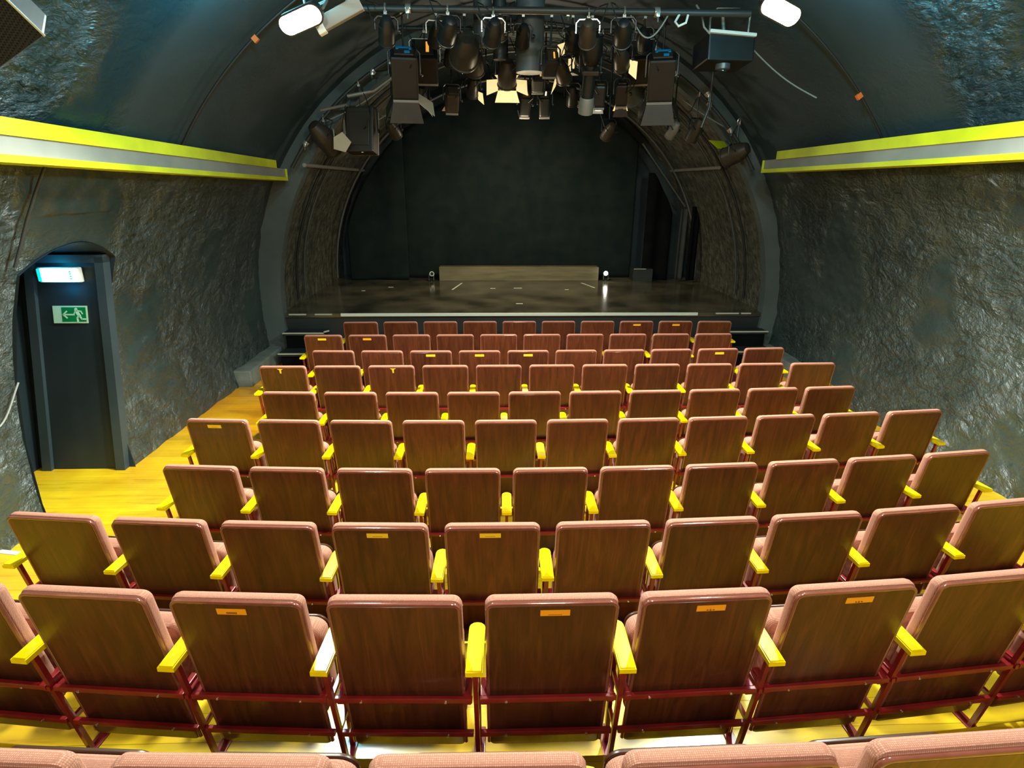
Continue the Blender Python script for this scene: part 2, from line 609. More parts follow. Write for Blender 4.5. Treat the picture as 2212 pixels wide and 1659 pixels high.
def disp(x, y, z, amp, fine):
    p = Vector((x, y, z))
    return amp * noise.noise(p * 0.9) + fine * noise.noise(p * 4.0) + fine * 0.5 * noise.noise(p * 10.0)


def head_z(y):
    return 2.09 + 0.18 * (1 - ((y - 4.95) / 0.57) ** 2)


def lean_y(y, z):
    wgt = max(0.0, 1 - max(0.0, 4.2 - y, y - 5.7) / 1.0)
    return y + 0.11 * (z - 2.1) * wgt


def wall_strip(name, mat, a0, a1, na, y0, y1, dy, amp, fine, opening=False):
    ys = []
    y = y0
    while y < y1 - 1e-6:
        ys.append(y)
        y += dy
    ys.append(y1)
    if opening:
        ys = [v for v in ys if abs(v - 4.38) > 0.03 and abs(v - 5.52) > 0.03] + [4.38, 4.38001, 5.51999, 5.52]
        ys.sort()
    b = MB()
    for y in ys:
        inside = opening and 4.3800001 < y < 5.5199999
        s0 = a0
        if inside:
            s0 = PI - math.asin((head_z(y) - CZ) / VR)
        for k in range(na + 1):
            a = s0 + (a1 - s0) * k / na
            x, z = CX + VR * math.cos(a), CZ + VR * math.sin(a)
            near = 0.25 if opening and 4.1 < y < 5.8 and z < 2.5 else 1.0
            d = disp(x, y, z, amp, fine) * near + 0.02
            yy = lean_y(y, z) if opening else y
            b.v.append(Vector((CX + (VR + d) * math.cos(a), yy, CZ + (VR + d) * math.sin(a))))
    for i in range(len(ys) - 1):
        if ys[i + 1] - ys[i] < 1e-4:
            continue
        for k in range(na):
            b.f.append((i * (na + 1) + k, i * (na + 1) + k + 1, (i + 1) * (na + 1) + k + 1, (i + 1) * (na + 1) + k))
    o = b.build(name, mat, smooth=True, angle=180)
    tag(o, kind='structure')
    return o


A_LOW = math.asin((-0.2 - CZ) / VR)
A_BEAM = math.asin((2.93 - CZ) / VR)
wall_strip('wall_left', 'wall_plaster', PI - A_LOW, PI - A_BEAM, 110, -3.0, 9.25, 0.04, 0.035, 0.022, True)
wall_strip('wall_right', 'wall_plaster', A_LOW, A_BEAM, 110, -3.0, 9.25, 0.04, 0.035, 0.022)
wall_strip('ceiling', 'vault_plaster', PI - A_BEAM, A_BEAM, 110, -3.0, 9.25, 0.08, 0.02, 0.004)
b = MB()
b.box((0.5, -3.1, 2.4), (9.6, 0.2, 5.8))
tag(b.build('wall_back', 'dark_teal_paint'), kind='structure')


# the recess in the left wall that holds the door
def recess():
    b = MB()
    pts = []
    for z in (-0.2, 0.3, 0.8, 1.3, 1.8):
        pts.append((4.38, z))
    for i in range(17):
        y = 4.38 + (5.52 - 4.38) * i / 16
        pts.append((y, head_z(y)))
    for z in (1.8, 1.3, 0.8, 0.3, -0.2):
        pts.append((5.52, z))
    n = len(pts)
    for y, z in pts:
        a = PI - math.asin((z - CZ) / VR)
        b.v.append(Vector((CX + (VR + 0.005) * math.cos(a), lean_y(y, z), z)))
    for y, z in pts:
        b.v.append(Vector((-4.50 + 0.08 * z, lean_y(y, z), z)))
    for i in range(n - 1):
        b.f.append((i, i + 1, n + i + 1, n + i))
    b.f.append(tuple(n + i for i in range(n)))
    tag(b.build('wall_left_recess', 'door_paint', smooth=True, angle=30), kind='structure')


recess()


def door():
    def P(u, z, d=0.0):   # u 0..1 across the leaf, z height, d towards the audience
        t = (z - 0.05) / 2.0
        xl = -4.34 + (0.20) * t
        xr = -3.72 + (0.13) * t
        y = 5.26 + 0.18 * t
        return Vector((xl + (xr - xl) * u, y - d, z))

    def slab(u0, u1, z0, z1, d0, d1):
        m = MB()
        c = [P(u0, z0, d0), P(u1, z0, d0), P(u1, z1, d0), P(u0, z1, d0), P(u0, z0, d1), P(u1, z0, d1), P(u1, z1, d1), P(u0, z1, d1)]
        m.add(c, [(0, 1, 2, 3), (4, 7, 6, 5), (0, 4, 5, 1), (1, 5, 6, 2), (2, 6, 7, 3), (3, 7, 4, 0)])
        return m
    r = slab(0, 1, 0.06, 2.05, -0.04, 0.0).build('door_1', 'door_paint')
    tag(r, kind='structure')
    fr = slab(-0.14, 0.0, 0.04, 2.10, -0.06, 0.04)
    fr2 = slab(1.0, 1.14, 0.04, 2.10, -0.06, 0.04)
    fr3 = slab(-0.14, 1.14, 2.05, 2.12, -0.06, 0.04)
    fr.v += fr2.v + fr3.v
    fr.f += [tuple(i + 8 for i in f) for f in fr2.f] + [tuple(i + 16 for i in f) for f in fr3.f]
    fr.build('door_frame', 'dark_teal_paint', r)
    # running-man sign on the door
    s = empty('exit_sign', P(0.5, 1.58, 0.02), 0, 'green photoluminescent sign with running man and left arrow, on the dark door', 'sign')
    o = P(0.5, 1.58, 0.004)
    U = (P(1, 1.58) - P(0, 1.58)).normalized()
    V = (P(0.5, 1.68) - P(0.5, 1.48)).normalized()

    def at(px, py, d):
        return o + U * px + V * py + Vector((0, -d, 0))

    def panel(x0, x1, y0, y1, d, t, mat, name, par=s):
        m = MB()
        c = [at(x0, y0, d), at(x1, y0, d), at(x1, y1, d), at(x0, y1, d)]
        c += [p + Vector((0, -t, 0)) for p in c]
        m.add(c, [(0, 1, 2, 3), (4, 7, 6, 5), (0, 4, 5, 1), (1, 5, 6, 2), (2, 6, 7, 3), (3, 7, 4, 0)])
        q = m.build(name, mat)
        q.parent = par
        q.matrix_parent_inverse = Matrix.Translation(-Vector(s.location))
        return q
    panel(-0.155, 0.155, -0.08, 0.08, 0.0, 0.006, 'sign_glow', 'sign_plate')
    panel(-0.075, 0.142, -0.066, 0.068, 0.006, 0.002, 'sign_green', 'green_field')
    m = MB()

    def poly(pts, d=0.009, t=0.002):
        c = [at(x, y, d) for x, y in pts]
        n = len(c)
        c += [p + Vector((0, -t, 0)) for p in c]
        m.add(c, [tuple(range(n)), tuple(reversed(range(n, 2 * n)))] + [(i, (i + 1) % n, n + (i + 1) % n, n + i) for i in range(n)])

    def stroke(pts, wd):
        for (x0, y0), (x1, y1) in zip(pts, pts[1:]):
            l = math.hypot(x1 - x0, y1 - y0)
            ux, uy = (x1 - x0) / l * wd * .4, (y1 - y0) / l * wd * .4
            nx, ny = -(y1 - y0) / l * wd / 2, (x1 - x0) / l * wd / 2
            poly([(x0 - ux + nx, y0 - uy + ny), (x1 + ux + nx, y1 + uy + ny), (x1 + ux - nx, y1 + uy - ny), (x0 - ux - nx, y0 - uy - ny)])
    stroke([(-0.060, 0.0), (0.035, 0.0)], 0.013)
    stroke([(-0.062, 0.0), (-0.030, 0.030)], 0.013)
    stroke([(-0.062, 0.0), (-0.030, -0.030)], 0.013)
    a = m.build('arrow', 'sign_glow')
    a.parent = s
    a.matrix_parent_inverse = Matrix.Translation(-Vector(s.location))
    m = MB()
    poly([(0.056 + 0.013 * math.cos(t * PI / 6), 0.050 + 0.013 * math.sin(t * PI / 6)) for t in range(12)])
    stroke([(0.058, 0.034), (0.082, -0.010)], 0.028)
    stroke([(0.060, 0.034), (0.040, 0.016), (0.034, -0.002)], 0.010)
    stroke([(0.068, 0.036), (0.100, 0.030), (0.112, 0.008)], 0.011)
    stroke([(0.078, -0.008), (0.062, -0.030), (0.066, -0.062)], 0.014)
    stroke([(0.084, -0.012), (0.104, -0.040), (0.136, -0.042)], 0.014)
    a = m.build('running_figure', 'sign_glow')
    a.parent = s
    a.matrix_parent_inverse = Matrix.Translation(-Vector(s.location))
    # lit box over it
    ctr = P(0.44, 1.945, 0.045)
    e = empty('emergency_exit_lamp', ctr, 0, 'lit white and cyan emergency exit box at the top of the dark door', 'lamp')
    m = MB()
    m.box((0, 0.012, 0), (0.37, 0.05, 0.135), bev=0.012)
    m.build('housing', 'white_plastic', e)
    m = MB()
    m.box((0.012, -0.020, 0), (0.325, 0.014, 0.118), bev=0.005)
    m.build('lit_panel', 'exit_lit', e)
    m = MB()
    m.box((-0.166, -0.020, 0), (0.030, 0.014, 0.112), bev=0.004)
    m.build('end_panel', 'exit_lit_cyan', e)
    m = MB()
    for zz in (-0.03, -0.01, 0.012, 0.032):
        m.box((0.112, -0.0285, zz), (0.016, 0.002, 0.012))
    m.build('pictogram', 'exit_lit_cyan', e)
    lamp('exit_lamp_glow', 'POINT', ctr + Vector((-0.02, -0.10, 0.10)), 1.1, (0.0, 0.55, 1.0), 0.03)
    lamp('exit_lamp_glow_low', 'POINT', ctr + Vector((0.0, -0.10, -0.13)), 0.7, (0.0, 0.45, 1.0), 0.05)


door()


# proscenium rib
def ring(name, mat, cx, cz, r0, r1, y0, y1, a0, a1, n, kind='structure'):
    b = MB()
    for i in range(n + 1):
        a = a0 + (a1 - a0) * i / n
        c, s = math.cos(a), math.sin(a)
        for r, y in ((r0, y0), (r1, y0), (r1, y1), (r0, y1)):
            b.v.append(Vector((cx + r * c, y, cz + r * s)))
    for i in range(n):
        for k in range(4):
            l = (k + 1) % 4
            b.f.append((i * 4 + k, i * 4 + l, i * 4 + 4 + l, i * 4 + 4 + k))
    b.f.append((0, 1, 2, 3))
    b.f.append(tuple(n * 4 + k for k in (3, 2, 1, 0)))
    o = b.build(name, mat, smooth=True, angle=30)
    return tag(o, kind=kind)


AL = math.asin((-0.1 - CZ) / 3.9)
ring('trim_1', 'rib_paint', RX, CZ, 3.87, 4.30, 9.18, 9.36, AL, PI - AL, 90)


def stage_vault():
    b = MB()
    ys = [9.3 + 0.08 * i for i in range(52)]
    na = 130
    for y in ys:
        for k in range(na + 1):
            a = -0.12 + (PI + 0.24) * k / na
            x, z = RX + RR_ * math.cos(a), CZ + RR_ * math.sin(a)
            d = disp(x, y, z, 0.02, 0.012) + 0.015
            b.v.append(Vector((RX + (RR_ + d) * math.cos(a), y, CZ + (RR_ + d) * math.sin(a))))
    for i in range(len(ys) - 1):
        for k in range(na):
            b.f.append((i * (na + 1) + k, i * (na + 1) + k + 1, (i + 1) * (na + 1) + k + 1, (i + 1) * (na + 1) + k))
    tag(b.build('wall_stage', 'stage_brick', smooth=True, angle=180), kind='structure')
    b = MB()
    b.box((0.5, 13.5, 2.6), (9.4, 0.2, 5.6))
    tag(b.build('wall_stage_rear', 'dark_teal_paint'), kind='structure')


stage_vault()
b = MB()
b.box((0.54, 11.33, STAGE_Z - 0.03), (8.1, 4.22, 0.06))
tag(b.build('floor_stage', 'stage_black'), kind='structure')
b = MB()
b.box((0.54, 9.28, (STAGE_Z - 0.06) / 2), (8.0, 0.06, STAGE_Z - 0.06))
tag(b.build('trim_2', 'fascia_black'), kind='structure')


def strip(name, n, x0, x1, y, z, mat='white_strip_dim', h=0.02, kind='structure', d=0.03):
    b = MB()
    b.box(((x0 + x1) / 2, y, z), (x1 - x0, d, h), bev=0.003)
    o = b.build(name, mat)
    return tag(o, kind=kind)


strip('trim_3', 0, -2.44, 3.34, 9.205, 0.735, 'white_strip', 0.046)
for i, (x0, x1) in enumerate(((-3.26, -2.99), (-2.85, -2.58), (3.64, 4.02), (4.06, 4.22))):
    strip('trim_%d' % (4 + i), 0, x0, x1, 9.205, 0.742, 'white_strip_dim', 0.022)


def steps(name, label, x0, x1, x2):
    r = empty(name, ((x0 + x1) / 2, 8.95, 0), 0, label, 'steps')
    for (z, y0, xa, xb) in ((0.50, 8.94, x0, x1), (0.25, 8.64, x0, x2)):
        b = MB()
        b.box(((xa + xb) / 2, (y0 + 9.22) / 2, z - 0.02), (xb - xa, 9.22 - y0, 0.04))
        o = b.build('tread', 'fascia_black', r)
        o.matrix_parent_inverse = Matrix.Translation(-Vector(r.location))
        b = MB()
        b.box(((xa + xb) / 2, y0 + 0.05, (z - 0.04) / 2), (xb - xa - 0.06, 0.03, z - 0.04))
        o = b.build('riser', 'drape_black', r)
        o.matrix_parent_inverse = Matrix.Translation(-Vector(r.location))
        b = MB()
        b.box(((xa + xb) / 2, y0 - 0.006, z + 0.002), (xb - xa, 0.03, 0.016))
        if z > 0.4 and x0 < 0:
            b.box((xb + 0.03, y0 + 0.04, z + 0.02), (0.10, 0.02, 0.02), Euler((0, 0, R_(55))))
        o = b.build('nosing_strip', 'white_strip_dim', r)
        o.matrix_parent_inverse = Matrix.Translation(-Vector(r.location))
    return r


steps('stage_steps', 'black steps with pale nosings left of the front row, leading up to the stage', -3.30, -2.66, -2.72)
steps('stage_steps', 'black steps with pale nosings right of the front row, leading up to the stage', 3.80, 4.42, 4.42)


def ledge(label, x0, x1, y0, y1, h):
    b = MB()
    b.box(((x0 + x1) / 2, (y0 + y1) / 2, h / 2), (x1 - x0, y1 - y0, h), bev=0.02)
    o = b.build('wall_ledge', 'ledge_paint', loc=((x0 + x1) / 2, (y0 + y1) / 2, 0))
    tag(o, label, 'ledge')


ledge('low grey-green masonry ledge along the left wall before the stage steps', -3.66, -3.40, 7.82, 9.16, 0.24)
ledge('low grey-green masonry ledge along the right wall behind the seats', 4.38, 4.62, 7.5, 9.16, 0.24)


# yellow edged boxed beams
def beam(label, side):
    r = empty('yellow_beam', (0, 0, 0), 0, label, 'beam')
    if side < 0:
        P0, P1 = Vector((-2.80, -2.0, 2.955)), Vector((-2.97, 8.95, 2.765))
    else:
        P0, P1 = Vector((3.74, -2.0, 2.965)), Vector((3.72, 8.35, 2.895))
    r.location = (P0 + P1) / 2
    inv = Matrix.Translation(-Vector(r.location))

    # section in (out, up): out = towards the room
    def sweep(sec, mat, name, f0=0.0, f1=1.0):
        b = MB()
        n = len(sec)
        A, B = P0.lerp(P1, f0), P0.lerp(P1, f1)
        for C in (A, B):
            for o_, u in sec:
                b.v.append(Vector((C.x - side * o_, C.y, C.z + u)))
        b.f = [(k, (k + 1) % n, n + (k + 1) % n, n + k) for k in range(n)] + [tuple(reversed(range(n))), tuple(range(n, 2 * n))]
        o = b.build(name, mat, r)
        o.matrix_parent_inverse = inv
        return o
    sweep([(0.015, 0.150), (0.015, 0.250), (-0.03, 0.250), (-0.03, 0.150)], 'yellow_paint', 'upper_board', 0, 0.965)
    sweep([(0.0, 0.040), (0.0, 0.155), (-0.30, 0.155), (-0.30, 0.040)], 'acoustic_grey', 'grey_panel')
    sweep([(0.02, -0.005), (0.02, 0.040), (-0.32, 0.040), (-0.32, -0.005)], 'yellow_paint', 'lower_board')
    b = MB()
    b.box((P1.x + side * 0.13, P1.y + 0.012, P1.z + 0.075), (0.30, 0.022, 0.16))
    o = b.build('end_cap', 'yellow_paint', r)
    o.matrix_parent_inverse = inv


beam('yellow-edged grey boxed beam running along the left wall above the door', -1)
beam('yellow-edged grey boxed beam running along the right wall', 1)

# white nosing on the aisle step at the left
b = MB()
for i in range(5):
    xa, xb = -3.52 + i * 0.22, -3.52 + (i + 1) * 0.22
    c0, c1 = 3.27 + CURVE * (xa - .2) ** 2, 3.27 + CURVE * (xb - .2) ** 2
    b.add([(xa, c0 - .035, .252), (xb, c1 - .035, .252), (xb, c1 + .004, .252), (xa, c0 + .004, .252),
           (xa, c0 - .035, .256), (xb, c1 - .035, .256), (xb, c1 + .004, .256), (xa, c0 + .004, .256)],
          [(0, 1, 2, 3), (4, 7, 6, 5), (0, 4, 5, 1), (1, 5, 6, 2), (2, 6, 7, 3), (3, 7, 4, 0)])
tag(b.build('trim_8', 'white_strip'), kind='structure')

# ------------------------------------------------------------------ theatre seats
LEAN = 0.158
HS = 0.92
PITCH = 0.5514


def lean(v):
    return Vector((v.x, v.y + LEAN * (HS - v.z), v.z))


SEAT_ME = {}


def seat_parts():
    P = []
    b = MB().rr(0, (0.105 + 0.900) / 2, 0.448, 0.795, 0.024, [(0.003, 0.0), (0, 0.003), (0, 0.014)])
    P.append(('back_panel', b.map(lean), 'walnut_veneer', True))
    # glossy rim
    path = []
    zt, hw, rad = 0.903, 0.226, 0.026
    for z in (0.12, 0.3, 0.5, 0.7):
        path.append((-hw, 0.007, z))
    for k in range(7):
        a = PI - k / 6 * PI / 2
        path.append((-hw + rad + rad * math.cos(a), 0.007, zt - rad + rad * math.sin(a)))
    for k in range(7):
        a = PI / 2 - k / 6 * PI / 2
        path.append((hw - rad + rad * math.cos(a), 0.007, zt - rad + rad * math.sin(a)))
    for z in (0.7, 0.5, 0.3, 0.12):
        path.append((hw, 0.007, z))
    P.append(('edge_trim', MB().tube(path, 0.0085, 8).map(lean), 'trim_vinyl', True))
    b = MB().rr(0, (0.28 + 0.918) / 2, 0.470, 0.638, 0.034, [(0.010, 0.012), (0.002, 0.017), (0, 0.025), (0, 0.040), (0.006, 0.052), (0.022, 0.060), (0.06, 0.064)])
    P.append(('back_cushion', b.map(lean), 'pink_brown_fabric', True))
    b = MB().rr(0, 0.425, 0.440, 0.44, 0.06, [(0.03, 0.150), (0.010, 0.156), (0, 0.172), (0, 0.215), (0.008, 0.236), (0.02, 0.242)])
    P.append(('seat_cushion', b.map(lambda v: Vector((v.x, v.y + 0.10 * (HS - v.z) - 0.01, v.z))), 'pink_brown_fabric', True))
    b = MB().rr(0, 0.425, 0.425, 0.42, 0.05, [(0.004, 0.2425), (0, 0.246), (0, 0.254), (0.004, 0.258)])
    P.append(('seat_panel', b.map(lambda v: Vector((v.x, v.y + 0.10 * (HS - v.z) - 0.01, v.z))), 'seat_underside', True))
    for z in (0.425, 0.215):
        b = MB()
        y = LEAN * (HS - z) - 0.022
        b.box((0, y, z), (PITCH - 0.03, 0.018, 0.022), bev=0.003)
        b.box((0, y + 0.010, z - 0.010), (PITCH - 0.03, 0.030, 0.004))
        P.append(('crossbar', b, 'red_steel', False))
    for sx in (-1, 1):
        b = MB()
        z = 0.425
        y = LEAN * (HS - z)
        b.box((sx * 0.242, y + 0.03, z - 0.012), (0.030, 0.09, 0.045), bev=0.004)
        P.append(('hinge_bracket', b, 'red_steel', False))
    return P


def stand_parts(x):
    P = []
    b = MB()
    # armrest with a rounded front end
    poly = [(-0.031, 0.0), (-0.031, 0.21)]
    for k in range(7):
        a = PI - k / 6 * PI
        poly.append((0.031 * math.cos(a) * 1.0, 0.232 + 0.026 * math.sin(a)))
    poly += [(0.031, 0.21), (0.031, 0.0)]
    bm = bmesh.new()
    vs = [bm.verts.new((x + a, c - 0.028 if c > 0 else -0.022, 0.612)) for a, c in poly]
    f = bm.faces.new(vs)
    r = bmesh.ops.extrude_face_region(bm, geom=[f])
    for v in r['geom']:
        if isinstance(v, bmesh.types.BMVert):
            v.co.z += 0.028
    bmesh.ops.bevel(bm, geom=[e for e in bm.edges if abs(e.verts[0].co.z - e.verts[1].co.z) < 1e-5], offset=0.005, segments=2, affect='EDGES')
    bm.verts.ensure_lookup_table()
    b.add([v.co.copy() for v in bm.verts], [[v.index for v in f.verts] for f in bm.faces])
    bm.free()
    P.append(('armrest', b, 'yellow_wood', True))

    def bar(p0, p1, wd=0.018):
        p0, p1 = Vector(p0), Vector(p1)
        m = MB()
        d = (p1 - p0)
        m.box((p0 + p1) / 2, (wd, wd * 1.1, d.length), Vector((0, 0, 1)).rotation_difference(d.normalized()).to_euler())
        return m
    P.append(('leg', bar((x, 0.135, 0.004), (x, 0.030, 0.614)), 'red_steel', False))
    b = bar((x, 0.215, 0.004), (x, 0.175, 0.614))
    b.box((x, 0.12, 0.425), (0.014, 0.15, 0.02))
    b.box((x, 0.15, 0.215), (0.014, 0.12, 0.02))
    P.append(('leg', b, 'red_steel', False))
    b = MB().box((x, 0.20, 0.004), (0.045, 0.19, 0.008), bev=0.002)
    b.lathe([(0.008, 0), (0.008, 0.006)], (x, 0.27, 0.007), seg=8)
    P.append(('foot_plate', b, 'red_steel', False))
    return P


def make_proto(kind):
    root = empty('theatre_seat', (0, 0, 0))
    lst = seat_parts() + stand_parts(PITCH / 2)
    if kind == 'end':
        lst += stand_parts(-PITCH / 2)
    CH[root.name] = []
    for name, b, mat, sm in lst:
        o = b.build(name, mat, root, smooth=sm, angle=45)
        CH[root.name].append(o)
    bolts = MB()
    for z in (0.425, 0.215):
        for x in (-0.16, 0.16):
            bb = MB().lathe([(0.006, 0), (0.006, 0.003), (0.003, 0.005)], (x, LEAN * (HS - z) - 0.031, z - 0.004), axis=(0, -1, 0), seg=8)
            o = bb.build('bolt', 'steel_bolt', root)
            CH[root.name].append(o)
    return root


ROWS = [  # Y, c, x0, n
    ('0', 0.915, 0.026, -0.04, 5),
    ('A', 1.674, 0.029, -0.076 + PITCH, 10),
    ('B', 2.468, 0.024, -0.011 + PITCH / 2, 10),
    ('C', 3.252, 0.021, 0.630, 10),
    ('D', 4.079, 0.016, 0.643, 11),
    ('E', 4.892, 0.010, 0.646, 10),
    ('F', 5.709, 0.002, 0.606, 11),
    ('G', 6.335, 0.008, 0.670, 10),
    ('H', 7.147, 0.0, 0.344, 10),
    ('I', 7.946, -0.004, 0.642, 10)]
ORD = ['first', 'second', 'third', 'fourth', 'fifth', 'sixth', 'seventh', 'eighth', 'ninth', 'tenth', 'eleventh']
# label plates: row -> {index: (material, dx, style)}
PLATES = {'A': {2: ('label_orange', -0.015, 'blocks'), 4: ('label_orange', 0.01, 'faint'), 5: ('label_orange', 0.012, 'low'), 6: ('label_orange', 0.012, 'low')},
          'B': {3: ('label_yellow', -0.01, 'tiny'), 4: ('label_yellow', -0.01, 'tiny')},
          'D': {0: ('label_yellow', -0.015, 'tiny')},
          'G': {2: ('label_yellow', 0, None), 3: ('label_yellow', 0, None), 4: ('label_yellow', 0, None), 8: ('label_yellow', 0.01, None)},
          'H': {0: ('label_yellow', -0.01, None), 1: ('label_orange', 0, None)},
          'I': {7: ('label_orange', 0, None), 8: ('label_orange', 0, None)},
          'F': {0: ('label_yellow', -0.02, 'drop'), 2: ('label_yellow', 0.02, 'drop')}}
proto_mid = make_proto('mid')
proto_end = make_proto('end')
used = set()
for ri, (rn, Y, c, x0, n) in enumerate(ROWS):
    k_stage = 10 - ri
    row_txt = '%s row from the stage' % ORD[k_stage - 1] if k_stage > 1 else 'front row nearest the stage'
    for i in range(n):
        s = (i - (n - 1) / 2) * PITCH + x0
        x = s
        y = Y + c * (s - 0.2) ** 2
        rz = math.atan(2 * c * (s - 0.2))
        pr = proto_end if (i == 0 and rn not in '0A') else proto_mid
        o = pr if pr.name not in used else copy_tree(pr)
        used.add(pr.name)
        gz = {'0': .67, 'A': .468, 'B': .252}.get(rn)
        if gz is None:
            gz = floor_z(y + 0.15)
        o.location = (x, y - 0.045, gz)
        o.rotation_euler = (0, 0, rz)
        pl = PLATES.get(rn, {}).get(i)
        what = 'wood-backed folding theatre seat'
        if pl:
            what = {'drop': 'seat with small yellow tape mark'}.get(pl[2], 'wood-backed seat with %s label plate' % ('orange' if pl[0] == 'label_orange' else 'yellow'))
        pos = '%s from left' % ORD[i] if i > 0 else 'leftmost'
        if i == n - 1 and rn not in '0A':
            pos = 'rightmost'
        if rn == '0':
            pos = ['cut off at the left edge', 'second from left', 'the middle one', 'fourth from left', 'at far right'][i]
            row_txt = 'row nearest the viewer'
        if rn == 'A':
            row_txt = 'second row from the viewer'
        tag(o, '%s, %s in the %s' % (what, pos, row_txt), 'seat', 'theatre seats in the ' + row_txt)
        if pl:
            mat, dx, style = pl
            b = MB()
            if style == 'drop':
                b.prism([(-0.030, 0.0), (-0.010, -0.012), (-0.006, -0.05), (0.008, -0.05), (0.010, -0.012), (0.030, 0.0)], (dx, -0.0005, 0.893), (1, 0, 0), (0, 0, 1), 0.0018)
                b.map(lean)
                b.build('tape_mark', mat, o)
            else:
                b.box((dx, -0.0012, 0.866), (0.104, 0.0022, 0.027))
                b.map(lean)
                p = b.build('label_plate', mat, o)
                p['label'] = '%s label plate' % ('orange' if mat == 'label_orange' else 'yellow')
                if style:
                    t = MB()
                    if style == 'blocks':
                        for q in range(4):
                            xx = dx - 0.014 + q * 0.0095
                            t.box((xx, -0.0026, 0.864), (0.0075, 0.0008, 0.002))
                            t.box((xx, -0.0026, 0.858), (0.0075, 0.0008, 0.002))
                            t.box((xx - 0.003, -0.0026, 0.861), (0.0018, 0.0008, 0.007))
                            t.box((xx + 0.003, -0.0026, 0.861), (0.0018, 0.0008, 0.007))
                    elif style == 'low':
                        for q in range(3):
                            xx = dx - 0.012 + q * 0.011
                            t.box((xx, -0.0026, 0.857), (0.007, 0.0008, 0.002))
                            t.box((xx - 0.002, -0.0026, 0.859), (0.0016, 0.0008, 0.006 + 0.004 * (q == 1)))
                            t.box((xx + 0.002, -0.0026, 0.858), (0.0016, 0.0008, 0.004))
                    else:
                        for q in range(9):
                            t.box((dx - 0.022 + q * 0.0055, -0.0026, 0.861 if style == 'tiny' else 0.858), (0.0035, 0.0008, 0.0025))
                    t.map(lean)
                    t.build('lettering', 'ink', p)

# ------------------------------------------------------------------ stage cloths and things on the stage


def cloth(name, mat, x0, x1, y, z0, ztop, amp, wl, seed, label, cat='curtain', nz=30, thick=0.012, gather=0.0):
    nx = max(8, int((x1 - x0) / 0.03))
    b = MB()
    for i in range(nx + 1):
        x = x0 + (x1 - x0) * i / nx
        zt = ztop(x)
        for k in range(nz + 1):
            z = z0 + (zt - z0) * k / nz
            f = amp * math.sin(x / wl * 2 * PI + seed + 0.5 * math.sin(z * 0.9 + seed)) + amp * 0.8 * noise.noise(Vector((x * 1.5 + seed, z * 0.5, 0)))
            t = (z - z0) / (zt - z0)
            xx = (x0 + x1) / 2 + (x - (x0 + x1) / 2) * (1 - gather * math.sin(t * PI))
            b.v.append(Vector((xx, y + f, z)))
    for i in range(nx):
        for k in range(nz):
            b.f.append((i * (nz + 1) + k, i * (nz + 1) + k + 1, (i + 1) * (nz + 1) + k + 1, (i + 1) * (nz + 1) + k))
    o = b.build(name, mat, smooth=True, angle=180, loc=((x0 + x1) / 2, y, z0))
    md = o.modifiers.new('thickness', 'SOLIDIFY')
    md.thickness = thick
    tag(o, label, cat)
    return o


def arc_top(r, drop=0.0):
    return lambda x: CZ + math.sqrt(max(r * r - (x - RX) ** 2, 0.01)) - drop


cloth('backdrop_curtain', 'drape', -1.86, 3.06, 12.95, 0.755, arc_top(3.70), 0.018, 1.1, 1.3, 'dark grey backdrop curtain hanging flat across the middle of the stage rear')
cloth('side_curtain', 'drape', -3.05, -1.80, 12.62, 0.755, lambda x: min(arc_top(3.68)(x), 4.2), 0.02, 0.8, 2.1, 'dark curtain hanging at the stage rear, left of the backdrop')
cloth('side_curtain', 'drape_black', 3.22, 3.78, 12.55, 0.755, lambda x: min(arc_top(3.5)(x), 2.95), 0.03, 0.35, 0.4, 'narrow black curtain right of the backdrop at the stage rear')
cloth('hanging_cloth', 'drape_grey', 3.90, 4.06, 12.35, 0.80, lambda x: 2.25, 0.02, 0.12, 1.0, 'grey cloth strip hanging beside the black bundle, right rear of the stage', 'cloth', thick=0.02)
cloth('hanging_cloth', 'drape_black', 4.10, 4.28, 12.25, 0.80, lambda x: 2.30, 0.03, 0.1, 3.0, 'black cloth bundle hanging against the right stage wall', 'cloth', thick=0.03)


def thing_mesh(b, name, mat, label, cat, group=None, smooth=False, loc=(0, 0, 0), angle=40):
    return tag(b.build(name, mat, None, smooth, angle, loc), label, cat, group)


# long low plank box
b = MB()
b.box((0.565, 12.62, STAGE_Z + 0.145), (3.42, 0.26, 0.29), bev=0.006)
thing_mesh(b, 'long_low_box', 'board_wood', 'long low khaki wooden box lying across the stage rear before the backdrop', 'box', loc=(0.565, 12.62, STAGE_Z))
b = MB()
b.box((3.22, 12.60, STAGE_Z + 0.13), (0.42, 0.36, 0.26))
o = thing_mesh(b, 'dark_step_box', 'fascia_black', 'small dark step box with pale edge at the right of the backdrop', 'box', loc=(3.22, 12.6, STAGE_Z))
b = MB()
b.box((3.15, 12.415, STAGE_Z + 0.262), (0.26, 0.02, 0.012))
q = b.build('edge_strip', 'white_strip_dim')
q.parent = o
q.matrix_parent_inverse = Matrix.Translation(-Vector(o.location))


